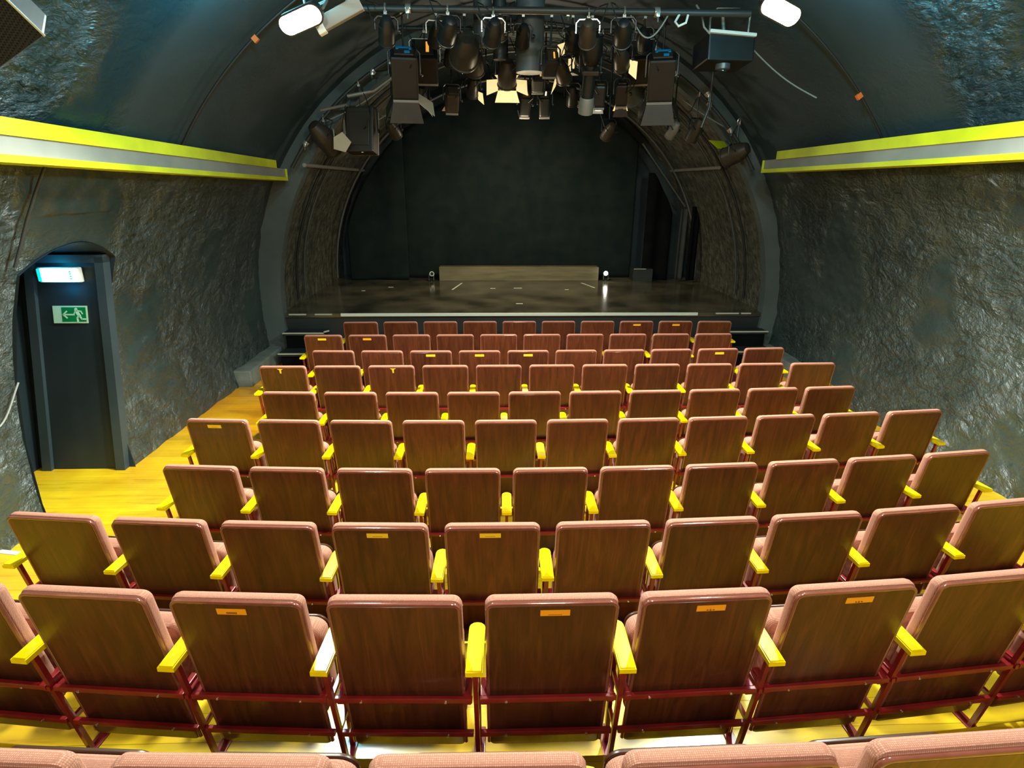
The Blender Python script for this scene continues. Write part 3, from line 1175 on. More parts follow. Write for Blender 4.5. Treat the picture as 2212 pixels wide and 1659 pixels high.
def floor_lamp(x, y, label, lit):
    r = empty('floor_spotlight', (x, y, STAGE_Z), 0, label, 'lamp')
    MB().lathe([(0.05, 0), (0.05, 0.02), (0.02, 0.03)], (0, 0, 0), seg=16).build('base', 'lamp_black', r, True)
    MB().tube([(-0.05, 0, 0.02), (-0.05, 0, 0.14), (0, 0, 0.16), (0.05, 0, 0.14), (0.05, 0, 0.02)], 0.006, 8).build('bracket', 'lamp_silver', r, True)
    ax = Vector((-0.25 if lit else 0.3, -0.9, 0.25)).normalized()
    MB().lathe([(0.025, -0.07), (0.04, -0.05), (0.045, 0.05), (0.05, 0.06)], (0, 0, 0.15), axis=ax, seg=16).build('body', 'white_plastic', r, True)
    MB().lathe([(0.038, 0.061), (0.038, 0.066)], (0, 0, 0.15), axis=ax, seg=16).build('lens', 'lens_white' if lit else 'lens_dark', r, True)


floor_lamp(-1.31, 12.45, 'small white floor spotlight left of the long khaki box', False)
floor_lamp(2.44, 12.5, 'small lit floor spotlight right of the long khaki box', True)
lamp('floor_spotlight_beam', 'POINT', (2.42, 12.38, 0.95), 1.2, (1, 0.95, 0.8), 0.03)
# tape marks on the stage floor
marks = [((-0.65, 12.2), (-0.80, 11.4), 'thin diagonal tape mark on the stage floor near the left end of the box'),
         ((1.87, 12.2), (2.05, 11.6), 'thin diagonal tape mark on the stage floor near the right end of the box'),
         ((-0.05, 11.55), (0.05, 11.55), 'small pale tape mark on the stage floor, left of two in a line'),
         ((0.42, 11.58), (0.58, 11.58), 'small pale tape mark on the stage floor, right of two in a line'),
         ((0.40, 10.0), (0.52, 10.0), 'small pale tape cross nearest the front edge of the stage'),
         ((1.42, 11.4), (1.50, 11.4), 'tiny pale tape dot on the right of the stage floor'),
         ((-2.55, 11.3), (-2.48, 11.3), 'tiny pale tape dot far left on the stage floor'),
         ((-2.1, 11.7), (-2.0, 11.7), 'pale tape dot on the stage floor left of the box')]
for (xa, ya), (xb, yb), lab in marks:
    b = MB()
    d = Vector((xb - xa, yb - ya, 0))
    b.box(((xa + xb) / 2, (ya + yb) / 2, STAGE_Z + 0.002), (d.length, 0.03, 0.003), Euler((0, 0, math.atan2(d.y, d.x))))
    thing_mesh(b, 'tape_mark', 'white_strip', lab, 'tape mark', 'tape marks on the stage floor', loc=((xa + xb) / 2, (ya + yb) / 2, STAGE_Z))


# ------------------------------------------------------------------ pipes and cables
def arc(cx, r, y, a0, a1, n=48, wob=0.0):
    return [(cx + (r + wob * noise.noise(Vector((i * .3, y, 0)))) * math.cos(a0 + (a1 - a0) * i / n), y, CZ + (r + wob * noise.noise(Vector((i * .3, y, 0)))) * math.sin(a0 + (a1 - a0) * i / n)) for i in range(n + 1)]


def pipe(name, path, r, mat, label, cat, group=None):
    b = MB().tube(path, r, 10)
    c = Vector(path[0])
    return thing_mesh(b, name, mat, label, cat, group, True, loc=c, angle=60)


pipe('arch_pipe', arc(RX, 3.78, 12.3, 0.0, PI), 0.024, 'pipe_grey', 'bent grey pipe arch framing the curtains at the stage rear', 'pipe')
pipe('wall_cable', arc(RX, 3.86, 9.95, 0.0, PI, wob=0.02), 0.020, 'cable_black', 'dark cable following the stage vault, nearer of two', 'cable', 'cables arched over the stage vault')
pipe('wall_cable', arc(RX, 3.87, 10.38, 0.0, PI, wob=0.015), 0.017, 'pipe_grey', 'grey conduit following the stage vault, farther of two', 'cable', 'cables arched over the stage vault')
pipe('side_pipe', [(-2.66, 8.85, 2.97), (-2.66, 12.9, 2.97)], 0.028, 'grey_metal', 'straight horizontal pipe running back along the left stage vault', 'pipe', 'horizontal pipes along the stage vault')
pipe('side_pipe', [(3.68, 9.9, 2.99), (3.68, 12.6, 2.99)], 0.028, 'grey_metal', 'straight horizontal pipe running back along the right stage vault', 'pipe', 'horizontal pipes along the stage vault')
pipe('diagonal_pipe', [(3.02, 12.45, 3.5), (3.55, 12.45, 2.85), (4.0, 12.45, 2.3)], 0.02, 'pipe_grey', 'thin diagonal pipe beside the narrow black curtain', 'pipe')
pipe('vault_cable', arc(CX, 4.085, 6.05, R_(31), R_(62), 30), 0.010, 'cable_black', 'thin black cable curving down the right vault to the yellow beam', 'cable')
pipe('vault_cable', arc(CX, 4.085, 6.05, R_(149), R_(112), 30), 0.013, 'cable_black', 'thin black cable curving down the left vault to the yellow beam', 'cable')
for sx, lab in ((-1, 'small orange tape on the left vault cable'), (1, 'small orange tape on the right vault cable')):
    a = R_(41.5) if sx > 0 else PI - R_(50)
    b = MB().box((CX + 4.07 * math.cos(a), 6.05, CZ + 4.07 * math.sin(a)), (0.05, 0.03, 0.05), Euler((0, -a, 0)))
    thing_mesh(b, 'cable_tape', 'tape_orange', lab, 'tape', loc=(CX + 4.07 * math.cos(a), 6.05, CZ + 4.07 * math.sin(a)))
# conduit above the door
aa = [PI - math.asin((z - CZ) / VR) for z in (2.9, 2.7, 2.5, 2.3, 2.17)]
pipe('wall_conduit', [(CX + 4.10 * math.cos(a), 4.40 - 0.03 * i, CZ + 4.10 * math.sin(a)) for i, a in enumerate(aa)], 0.012, 'pipe_dark', 'thin dark conduit on the left wall between beam and door recess', 'conduit')
# loose cable on the left wall
pts = []
for i in range(17):
    t = i / 16
    y = 4.27 - 0.45 * t
    z = 1.30 - 0.24 * math.sin(min(1, t * 1.5) * PI / 2) + 0.03 * math.sin(t * 6)
    y += 0.05 * math.sin(t * PI)
    a = PI - math.asin((z - CZ) / VR)
    pts.append((CX + 4.11 * math.cos(a), y, z))
pipe('loose_cable', pts, 0.007, 'cable_grey', 'pale loose cable end drooping on the left wall before the door', 'cable')

# lighting bars
BAR = 'lighting bars under the vault'
pipe('lighting_bar', [(-1.5, 6.5, 4.33), (2.55, 6.5, 4.33)], 0.033, 'pipe_dark', 'horizontal lighting bar nearest the audience, at the top of the photo', 'bar', BAR)
pipe('lighting_bar', [(-1.15, 7.5, 4.56), (2.15, 7.5, 4.56)], 0.026, 'pipe_dark', 'horizontal lighting bar second from the audience', 'bar', BAR)
pipe('lighting_bar', [(-1.15, 8.3, 4.56), (2.15, 8.3, 4.56)], 0.026, 'pipe_dark', 'horizontal lighting bar third from the audience', 'bar', BAR)
pipe('arch_pipe', arc(CX, 3.93, 8.9, R_(32), R_(148), 48), 0.026, 'pipe_dark', 'dark pipe arch carrying the lamps just before the stage opening', 'pipe')


# ------------------------------------------------------------------ stage lamps
def clampset(r, loc, top, mat='lamp_black'):
    """hook clamp and drop rod from the yoke to the bar above; local coordinates"""
    h = top - loc[2]
    b = MB()
    b.tube([(0, 0, 0), (0, 0, max(h - 0.03, 0.02))], 0.011, 8)
    b.build('drop_rod', mat, r, True)
    b = MB()
    z = max(h - 0.03, 0.02)
    b.tube([(0, 0.035, z - 0.02), (0, 0.045, z + 0.03), (0, 0.02, z + 0.065), (0, -0.02, z + 0.065), (0, -0.042, z + 0.03), (0, -0.03, z)], 0.010, 8)
    b.box((0, 0, z - 0.01), (0.03, 0.06, 0.03))
    b.build('hook_clamp', 'lamp_silver', r, True)


def yoke(r, wd, drop, yaw, mat='lamp_black'):
    b = MB()
    b.tube([(-wd, 0, -drop), (-wd, 0, -0.03), (-wd + 0.03, 0, 0), (wd - 0.03, 0, 0), (wd, 0, -0.03), (wd, 0, -drop)], 0.010, 6)
    M = Matrix.Rotation(yaw, 3, 'Z')
    b.map(lambda v: M @ v)
    b.build('yoke', mat, r, True)
    b = MB()
    b.lathe([(0.022, 0), (0.022, 0.02), (0.01, 0.03)], M @ Vector((wd, 0, -drop)), axis=M @ Vector((1, 0, 0)), seg=10)
    b.build('knob', 'lamp_black', r, True)


def orient(b, yaw, pitch, drop):
    """beam axis local +Y -> yawed, pitched; pivot at (0,0,-drop)"""
    M = Matrix.Rotation(yaw, 3, 'Z') @ Matrix.Rotation(pitch, 3, 'X')
    b.map(lambda v: M @ v + Vector((0, 0, -drop)))
    return b


def tail(r, seed, drop, mat='cable_black', top=0.25):
    rn = random.Random(seed)
    s = rn.choice((-1, 1))
    p = [(0.03 * s, -0.10, -drop), (0.10 * s, -0.20, -drop + 0.05), (0.16 * s, -0.15, -drop + 0.22), (0.10 * s, -0.05, 0.10), (0.03 * s, -0.02, top)]
    P = []
    for i in range(len(p) - 1):
        for k in range(4):
            P.append(Vector(p[i]).lerp(Vector(p[i + 1]), k / 4))
    P.append(Vector(p[-1]))
    MB().tube(P, 0.006, 6).build('power_cable', mat, r, True)


RIG = 'stage lamps hung in the rig'


def par_can(loc, top, yaw, pitch, label, R=0.11, L=0.34, mat='lamp_brown', flaps=None, lens='lens_dark', drop=0.16, ymat='lamp_black'):
    r = empty('par_can', loc, 0, label, 'stage lamp', RIG)
    top = top + 0.0
    clampset(r, loc, top)
    yoke(r, R + 0.03, drop, yaw, ymat)
    b = MB().lathe([(0.02, -L * .62), (R * .55, -L * .58), (R * .72, -L * .42), (R * .95, -L * .2), (R, 0), (R, L * .45), (R * 1.08, L * .46), (R * 1.08, L * .5), (R * .95, L * .5), (R * .95, L * .40)], (0, 0, 0), axis=(0, 1, 0), seg=24)
    orient(b, yaw, pitch, drop).build('body', mat, r, True)
    b = MB().lathe([(R * .93, L * .41), (R * .6, L * .44), (0.01, L * .45)], (0, 0, 0), axis=(0, 1, 0), seg=20)
    orient(b, yaw, pitch, drop).build('lens', lens, r, True)
    if flaps:
        barn(r, R * .98, L * .5, yaw, pitch, drop, flaps)
    tail(r, sum(map(ord, label)) % 97, drop, top=min(0.25, top - loc[2]))
    return r


def barn(r, hw, y0, yaw, pitch, drop, spec, length=None):
    """spec: list of (side, opening angle, material)"""
    ln = length or hw * 1.3
    for side, ang, mat in spec:
        b = MB()
        w0, w1 = hw, hw * 1.35
        a = R_(ang)
        c, s = math.cos(a), math.sin(a)
        P = [(-w0, 0, 0), (w0, 0, 0), (w1, ln * c, ln * s), (-w1, ln * c, ln * s)]
        n = Vector((0, -s, c)) * 0.003
        vs = [Vector(p) for p in P] + [Vector(p) + n for p in P]
        b.add(vs, [(0, 1, 2, 3), (4, 7, 6, 5), (0, 4, 5, 1), (1, 5, 6, 2), (2, 6, 7, 3), (3, 7, 4, 0)])
        b.map(lambda v: v + Vector((0, 0, hw)))
        M = Matrix.Rotation({'t': 0, 'r': PI / 2, 'b': PI, 'l': -PI / 2}[side], 3, 'Y')
        b.map(lambda v: M @ v + Vector((0, y0, 0)))
        orient(b, yaw, pitch, drop).build('barn_door', mat, r)


def fresnel(loc, top, yaw, pitch, label, W=0.30, H=0.30, L=0.42, mat='lamp_black', flaps=None, tags=False, slit=None, drop=0.25, ymat='lamp_black', lens='lens_dark', fl=None):
    r = empty('fresnel_lamp', loc, 0, label, 'stage lamp', RIG)
    clampset(r, loc, top)
    yoke(r, W / 2 + 0.03, drop, yaw, ymat)
    b = MB().box((0, 0, 0), (W, L, H), bev=0.025)
    for k in range(4):
        b.box((0, -L * .32 + k * 0.05, H / 2 + 0.008), (W * .8, 0.012, 0.02))
    orient(b, yaw, pitch, drop).build('body', mat, r)
    b = MB().box((0, L / 2 + 0.015, 0), (W * .98, 0.03, H * .98), bev=0.006)
    orient(b, yaw, pitch, drop).build('front_frame', 'grey_metal', r)
    b = MB().lathe([(min(W, H) * .42, L / 2 + 0.031), (min(W, H) * .3, L / 2 + 0.045), (0.01, L / 2 + 0.052)], (0, 0, 0), axis=(0, 1, 0), seg=24)
    orient(b, yaw, pitch, drop).build('lens', lens, r, True)
    b = MB().box((0, -L / 2 - 0.012, 0), (W * .72, 0.02, H * .72), bev=0.006)
    orient(b, yaw, pitch, drop).build('rear_cover', 'lamp_brown', r)
    if slit:
        b = MB().box((W * .12, -L / 2 - 0.024, 0), (W * .12, 0.006, H * .5), bev=0.002)
        orient(b, yaw, pitch, drop).build('lit_slot', slit, r)
    if tags:
        b = MB().box((0, -L / 2 - 0.024, H * .33), (W * .55, 0.005, 0.045))
        b.box((-W * .24, -L / 2 - 0.024, H * .22), (0.03, 0.005, 0.05))
        b.box((W * .24, -L / 2 - 0.024, H * .22), (0.03, 0.005, 0.05))
        b.box((W * .12, -L / 2 - 0.024, -H * .14), (0.06, 0.005, 0.06))
        orient(b, yaw, pitch, drop).build('blue_tag', 'tag_blue', r)
    if flaps:
        barn(r, min(W, H) * .49, L / 2 + 0.03, yaw, pitch, drop, flaps, fl)
    tail(r, sum(map(ord, label)) % 89, drop, top=min(0.25, top - loc[2]))
    return r


def profile(loc, top, yaw, pitch, label, R=0.075, L=0.8, drop=0.2, mat='lamp_black'):
    r = empty('profile_spotlight', loc, 0, label, 'stage lamp', RIG)
    clampset(r, loc, top)
    yoke(r, R + 0.05, drop, yaw)
    b = MB().lathe([(0.05, -L * .5), (R * 1.5, -L * .46), (R * 1.6, -L * .25), (R * 1.2, -L * .12), (R, -L * .1), (R, L * .42)], (0, 0, 0), axis=(0, 1, 0), seg=24)
    orient(b, yaw, pitch, drop).build('body', mat, r, True)
    b = MB().box((0, -L * .02, 0), (R * 2.5, L * .06, R * 2.5), bev=0.01)
    orient(b, yaw, pitch, drop).build('shutter_gate', 'lamp_brown', r)
    b = MB().lathe([(R * 1.05, L * .32), (R * 1.15, L * .34), (R * 1.2, L * .54), (R * 1.05, L * .54), (R * 1.0, L * .46)], (0, 0, 0), axis=(0, 1, 0), seg=24)
    orient(b, yaw, pitch, drop).build('lens_tube', 'grey_metal', r, True)
    b = MB().lathe([(R * 1.0, L * .50), (0.01, L * .51)], (0, 0, 0), axis=(0, 1, 0), seg=20)
    orient(b, yaw, pitch, drop).build('lens', 'lens_dark', r, True)
    tail(r, sum(map(ord, label)) % 83, drop, top=min(0.25, top - loc[2]))
    return r


def vtop(x, y):
    """height of the vault at x (bar-less lamps hang straight from it)"""
    return CZ + math.sqrt(4.06 ** 2 - (x - CX) ** 2)


B2, B3 = 4.56, 4.56
flC = [('t', 25, 'lamp_black'), ('b', 15, 'lamp_brown'), ('l', 25, 'lamp_black'), ('r', 55, 'barn_cream')]
flK = [('t', 25, 'lamp_black'), ('b', 20, 'lamp_brown'), ('l', 25, 'lamp_black'), ('r', 25, 'lamp_black')]
fresnel((-1.00, 7.5, 4.17), B2, R_(8), R_(-62), 'black boxy stage lamp with blue tags and a cream barn door, left of the rig', 0.30, 0.30, 0.46, flaps=flC, tags=True, fl=0.22)
fresnel((1.98, 7.5, 4.17), B2, R_(-14), R_(-62), 'black boxy stage lamp with blue tags on the right of the rig', 0.30, 0.30, 0.46, flaps=flK, tags=True, fl=0.22)
fresnel((-0.84, 8.3, 4.44), B3, R_(4), R_(-40), 'black stage lamp with a glowing amber slot, left of the rig', 0.32, 0.34, 0.38, slit='lens_amber', ymat='lamp_silver')
fresnel((1.90, 8.3, 4.46), B3, R_(-20), R_(-40), 'black stage lamp with white yoke and glowing amber slot, right of the rig', 0.32, 0.34, 0.38, slit='lens_amber', ymat='lamp_silver')
par_can((-0.30, 7.5, 4.34), B2, R_(10), R_(-25), 'round brown-backed lamp hung left of the grey duct', 0.16, 0.36)
par_can((-0.22, 8.3, 4.36), B3, R_(-5), R_(-35), 'brown round lamp half hidden behind the left lamps', 0.12, 0.32)
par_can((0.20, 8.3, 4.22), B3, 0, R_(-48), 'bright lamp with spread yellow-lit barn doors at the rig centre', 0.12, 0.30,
        flaps=[('t', 75, 'barn_lit'), ('b', 60, 'barn_lit'), ('l', 75, 'barn_lit'), ('r', 75, 'barn_lit')], lens='lens_white', mat='lamp_brown')
fresnel((0.68, 7.5, 4.22), B2, R_(5), R_(-30), 'small lamp with upper square amber glow right of the duct', 0.16, 0.16, 0.24, slit='lens_amber', drop=0.18)
fresnel((0.60, 8.3, 4.14), B3, R_(0), R_(-30), 'small lamp with lower square amber glow right of the duct', 0.16, 0.16, 0.24, slit='lens_amber', drop=0.16)
par_can((0.90, 8.3, 4.26), B3, R_(-25), R_(-35), 'lamp with bright white curved rim right of the duct', 0.10, 0.28, flaps=[('l', 40, 'barn_lit'), ('t', 30, 'white_plastic')])
fresnel((0.46, 8.9, 3.94), 4.76, R_(8), R_(-55), 'lamp with amber slot in the lowest central cluster, left', 0.15, 0.2, 0.26, slit='lens_amber', drop=0.16)
fresnel((0.74, 8.9, 3.94), 4.76, R_(-8), R_(-55), 'lamp with white slot in the lowest central cluster, right', 0.15, 0.2, 0.26, slit='lens_white', drop=0.16)
profile((1.14, 7.5, 4.16), B2, R_(0), R_(-62), 'long black profile spotlight pointing steeply down, right of centre', 0.075, 0.85)
fresnel((1.40, 8.3, 4.00), B3, R_(0), R_(-70), 'small dark lamp with white front just right of the long spotlight', 0.14, 0.14, 0.26, lens='lens_white', drop=0.18,
        flaps=[('t', 20, 'white_plastic')])
fresnel((1.69, 8.3, 4.02), B3, R_(-10), R_(-65), 'small lamp with yellow-lit flap right of the long spotlight', 0.15, 0.15, 0.26, drop=0.18, flaps=[('t', 25, 'barn_lit'), ('b', 10, 'lamp_black')])
par_can((1.50, 7.5, 4.26), B2, R_(-15), R_(-30), 'small lamp with cream lit flaps between the two right bars', 0.09, 0.24, flaps=[('r', 50, 'barn_lit')])
par_can((0.10, 7.5, 4.52), B2 + 0.02, R_(0), R_(-20), 'dark round lamp tight under the second bar at centre', 0.09, 0.26, drop=0.12)
par_can((-0.42, 6.5, 4.28), 4.33, R_(15), R_(-20), 'dark lamp on the nearest bar, left', 0.09, 0.28, mat='lamp_black', drop=0.13)
par_can((1.30, 6.5, 4.28), 4.33, R_(-10), R_(-20), 'dark lamp on the nearest bar, right', 0.09, 0.28, mat='lamp_black', drop=0.13)
fresnel((-0.55, 8.9, 4.02), 4.70, R_(10), R_(-45), 'brown lamp with small cream flap low behind the left lamps', 0.18, 0.18, 0.28, mat='lamp_brown', drop=0.2, flaps=[('t', 20, 'barn_cream')])
fresnel((2.28, 8.9, 4.02), 4.35, R_(-15), R_(-25), 'dark brown boxy lamp low on the right of the rig', 0.24, 0.20, 0.34, mat='lamp_brown', drop=0.22, flaps=flK)


def arch_z(x, r=3.93):
    return CZ + math.sqrt(r * r - (x - CX) ** 2)


par_can((-2.34, 8.9, 3.46), arch_z(-2.34), R_(-35), R_(-40), 'big dark tilted lamp at the lower left end of the rig', 0.15, 0.44, ymat='grey_metal', drop=0.14)
par_can((3.52, 8.9, 3.28), arch_z(3.30), R_(35), R_(-20), 'brown round lamp above the end of the right yellow beam', 0.14, 0.34, drop=0.12, flaps=[('t', 60, 'yellow_paint')])
par_can((2.90, 8.9, 3.62), arch_z(2.90), R_(20), R_(-55), 'narrow lamp hanging low right of the rig with an amber front', 0.085, 0.30, lens='lens_amber')
par_can((1.66, 8.9, 3.60), arch_z(1.66), R_(15), R_(-35), 'small lamp in the low right cluster', 0.08, 0.24)
par_can((-1.38, 8.9, 3.60), arch_z(-1.38), R_(-15), R_(-35), 'small lamp in the low left cluster', 0.08, 0.24)
par_can((2.58, 8.9, 3.62), arch_z(2.58), R_(25), R_(-45), 'small silver lamp low on the right of the rig', 0.07, 0.22, mat='grey_metal')
# large flat-fronted lamp with brown panel on the left
r = fresnel((-1.82, 8.9, 3.72), arch_z(-1.82), R_(-8), R_(-12), 'large brown flat-backed lamp with cream barn doors, lower left of the rig', 0.40, 0.60, 0.22, mat='lamp_brown', drop=0.30, flaps=[('t', 35, 'barn_cream'), ('l', 60, 'barn_cream')], fl=0.2)
b = MB().box((0, -0.13, -0.26), (0.07, 0.01, 0.04), bev=0.004)
b.map(lambda v: v + Vector((0.03, 0, -0.30)))
b.build('white_spot', 'lens_white', r)
b = MB().prism([(-0.10, -0.09), (0.06, -0.13), (0.14, 0.0), (0.02, 0.13), (-0.10, 0.06)], (-2.06, 8.62, 3.26), (1, 0, 0), (0, 0.3, 1), 0.006)
o = thing_mesh(b, 'reflector_plate', 'barn_cream', 'cream angular metal plate hung between the two lower left lamps', 'plate', loc=(-2.06, 8.62, 3.35))
b = MB().tube([(-2.06, 8.64, 3.38), (-2.0, 8.75, 3.7), (-1.98, 8.89, arch_z(-1.98) - 0.02)], 0.006, 6)
q = b.build('hanging_wire', 'cable_black')
q.parent = o
q.matrix_parent_inverse = Matrix.Translation(-Vector(o.location))
pipe('support_arm', [(-1.98, 8.86, 3.86), (-1.62, 8.9, 3.93), (-1.32, 8.9, 4.12)], 0.024, 'grey_metal', 'tan metal arm sloping up between the left lamps', 'arm')
pipe('support_arm', [(-2.36, 8.88, 3.95 - 0.27), (-2.12, 8.82, 3.72), (-1.98, 8.78, 3.74)], 0.02, 'grey_metal', 'short tan metal arm at the outer left of the rig', 'arm')


par_can((-0.62, 7.5, 4.46), B2, R_(14), R_(-30), 'black can with silver yoke beside the lamp with the left amber slot', 0.085, 0.26, mat='lamp_black', ymat='lamp_silver', drop=0.13)
par_can((1.92, 8.9, 4.12), arch_z(1.92), R_(-40), R_(-30), 'rounded grey-green lamp behind the right boxy lamp', 0.15, 0.30, mat='duct_grey')
par_can((1.12, 8.9, 4.05), 4.72, R_(-8), R_(-50), 'small black can just behind the long spotlight', 0.08, 0.24, mat='lamp_black', flaps=[('r', 55, 'barn_cream')])
par_can((-0.98, 8.9, 4.02), 4.48, R_(20), R_(-50), 'small black can behind the left boxy lamp', 0.09, 0.26, mat='lamp_black', flaps=[('r', 45, 'barn_cream')])
par_can((0.02, 6.5, 4.26), 4.31, R_(8), R_(-25), 'black can with silver yoke on the nearest bar, near its middle', 0.085, 0.26, mat='lamp_black', ymat='lamp_silver', drop=0.12)
par_can((0.95, 6.5, 4.26), 4.31, R_(-8), R_(-25), 'black can on the nearest bar, right of the grey duct', 0.085, 0.26, mat='lamp_brown', ymat='lamp_silver', drop=0.12)
for x, y, z, ya, pi, lab in (
        (-1.02, 6.5, 4.26, 12, -35, 'black can on the nearest bar, far left'),
        (0.36, 7.5, 4.44, 4, -30, 'black can on the second bar just left of the grey duct'),
        (0.92, 7.5, 4.42, -6, -35, 'black can on the second bar left of the long spotlight'),
        (1.74, 7.5, 4.42, -18, -30, 'black can on the second bar left of the right blue-tagged lamp'),
        (0.42, 8.3, 4.40, 0, -30, 'black can on the third bar behind the grey duct'),
        (1.14, 8.3, 4.40, -8, -30, 'black can on the third bar behind the long spotlight'),
        (-0.52, 8.3, 4.38, 8, -30, 'black can on the third bar behind the big round lamp'),
        (1.40, 8.9, 4.10, -10, -40, 'black can on the pipe arch right of the long spotlight'),
        (0.10, 8.9, 4.16, 4, -40, 'black can on the pipe arch behind the bright centre lamp'),
        (-0.26, 8.9, 4.10, 8, -40, 'black can on the pipe arch left of the bright centre lamp')):
    tp = {6.5: 4.33, 7.5: B2, 8.3: B3}.get(y) or arch_z(x)
    par_can((x, y, z), tp, R_(ya), R_(pi), lab, 0.08, 0.25, mat='lamp_black', drop=0.12, flaps=[('r' if x < 0.5 else 'l', 55, 'barn_lit')] if x in (-0.26, 0.92, 1.14, -0.52) else None)  # glowing flaps added to a few cans as warm lit specks
# hanging pole below the projector
pipe('hanging_pole', [(2.86, 8.3, vtop(2.86, 8.3) - 0.02), (2.86, 8.3, 3.70), (2.78, 8.3, 3.45)], 0.018, 'pipe_grey', 'thin grey pole hanging below the projector', 'pole')
# silver pipe clamps
CL = 'pipe clamps in the rig'
for x, y, z, lab in ((2.82, 8.3, 3.86, 'silver clamp on the thin pole below the projector'),
                     (3.06, 8.9, arch_z(3.06), 'silver clamp on the right of the pipe arch above the narrow lamp'),
                     (3.40, 8.9, arch_z(3.40), 'silver clamp on the pipe arch near the right yellow beam'),
                     (-1.62, 8.9, arch_z(-1.62), 'silver clamp on the left of the pipe arch above the large flat lamp'),
                     (-2.62, 8.9, arch_z(-2.62), 'silver clamp at the far left of the pipe arch'),
                     (2.55, 8.9, arch_z(2.55), 'silver clamp on the pipe arch right of the boxy lamps'),
                     (0.86, 7.5, 4.56, 'silver clamp on the second bar right of the duct'),
                     (-0.80, 6.5, 4.33, 'silver clamp on the nearest bar at left'),
                     (1.62, 6.5, 4.33, 'silver clamp on the nearest bar at right')):
    b = MB().lathe([(0.034, -0.025), (0.046, -0.025), (0.046, 0.025), (0.034, 0.025)], (x, y, z), axis=(1, 0, 0) if y < 8.5 and x < 2.8 else (0.5, 0, 0.5) if x < 0.5 else (0.6, 0, -0.6), seg=12)
    b.box((x, y - 0.05, z - 0.03), (0.035, 0.05, 0.05), bev=0.005)
    b.tube([(x, y - 0.06, z - 0.03), (x, y - 0.075, z - 0.10)], 0.008, 6)
    thing_mesh(b, 'pipe_clamp', 'lamp_silver', lab, 'clamp', CL, True, loc=(x, y, z))


# projector
def projector():
    L0 = Vector((2.46, 6.9, 4.06))
    r = empty('projector', (L0.x, L0.y, L0.z - 0.17), 0, 'black projector with white top edge hanging in a frame at upper right', 'projector')
    b = MB().box((0, 0, 0.17), (0.50, 0.42, 0.26), Euler((R_(-6), 0, R_(4))), bev=0.02)
    b.build('body', 'lamp_black', r)
    b = MB().box((0.01, -0.205, 0.312), (0.50, 0.05, 0.032), Euler((R_(-6), R_(3), R_(4))), bev=0.008)
    b.build('top_edge', 'white_plastic', r)
    b = MB().lathe([(0.075, 0), (0.075, 0.05), (0.06, 0.06)], (-0.02, -0.10, 0.05), axis=(0, 0, -1), seg=24)
    b.build('lens_barrel', 'pipe_grey', r, True)
    b = MB().lathe([(0.045, 0), (0.045, 0.01)], (-0.02, -0.10, -0.01), axis=(0, 0, -1), seg=20)
    b.build('lens', 'lens_dark', r, True)
    b = MB().tube([(0.20, -0.12, 0.30), (0.20, -0.12, 0.50), (0.13, -0.10, 0.58), (-0.14, -0.10, 0.56)], 0.011, 8)
    b.tube([(-0.20, -0.12, 0.28), (-0.21, -0.12, 0.46), (-0.14, -0.10, 0.56)], 0.011, 8)
    b.tube([(-0.02, -0.1, 0.57), (-0.02, -0.1, 0.50 + 0.16)], 0.014, 8)
    b.map(lambda v: Vector((v.x, v.y, min(v.z, 0.56 if v.x > -0.05 or True else v.z))))
    b.build('yoke', 'grey_metal', r, True)
    b = MB().tube([(0, 0, 0.29), (-0.05, 0.0, 0.56)], 0.02, 10)
    b.build('hanging_bracket', 'grey_metal', r, True)
    b = MB().tube([(-0.22, -0.2, 0.30), (-0.30, -0.22, 0.36), (-0.33, -0.2, 0.48), (-0.36, -0.1, 0.58)], 0.010, 8)
    b.build('power_cable', 'cable_grey', r, True)


projector()


# floodlights
def flood(p, s, label):
    r = empty('floodlight', p, 0, label, 'floodlight', 'bright floodlights under the vault')
    n = Vector((0.10 * s, -0.80, -0.60)).normalized()
    u = Vector((math.cos(R_(27)), 0.0, -s * math.sin(R_(27))))
    u = (u - n * u.dot(n)).normalized()
    wv = n.cross(u)
    M = Matrix((u, -n, wv)).transposed()

    def tr(v):
        return M @ v
    b = MB().rr(0, 0, 0.37, 0.155, 0.07, [(0.03, 0.09), (0.01, 0.06), (0, 0.0), (0.012, -0.002)])
    b.map(tr)
    b.build('housing', 'lamp_black', r, True)
    b = MB().rr(0, 0, 0.35, 0.13, 0.064, [(0, -0.003), (0.02, -0.012)])
    b.map(tr)
    b.build('lens', 'lens_flood', r, True)
    b = MB().tube([tr(Vector((-0.19, 0.03, 0))), tr(Vector((-0.19, 0.16, 0))), tr(Vector((0.19, 0.16, 0))), tr(Vector((0.19, 0.03, 0)))], 0.010, 8)
    b.build('yoke', 'lamp_silver', r, True)
    top = CZ + math.sqrt(4.1 ** 2 - (p.x - CX) ** 2) - p.z
    b = MB().tube([tr(Vector((0, 0.16, 0))), (0, 0.14, 0.2), (0, 0.14, top)], 0.012, 8)
    b.build('mounting_rod', 'pipe_dark', r, True)
    return r


flood(FLOOD_L, -1, 'blazing white floodlight under the left vault, beside a grey strip box')
flood(FLOOD_R, 1, 'blazing white floodlight under the right vault')
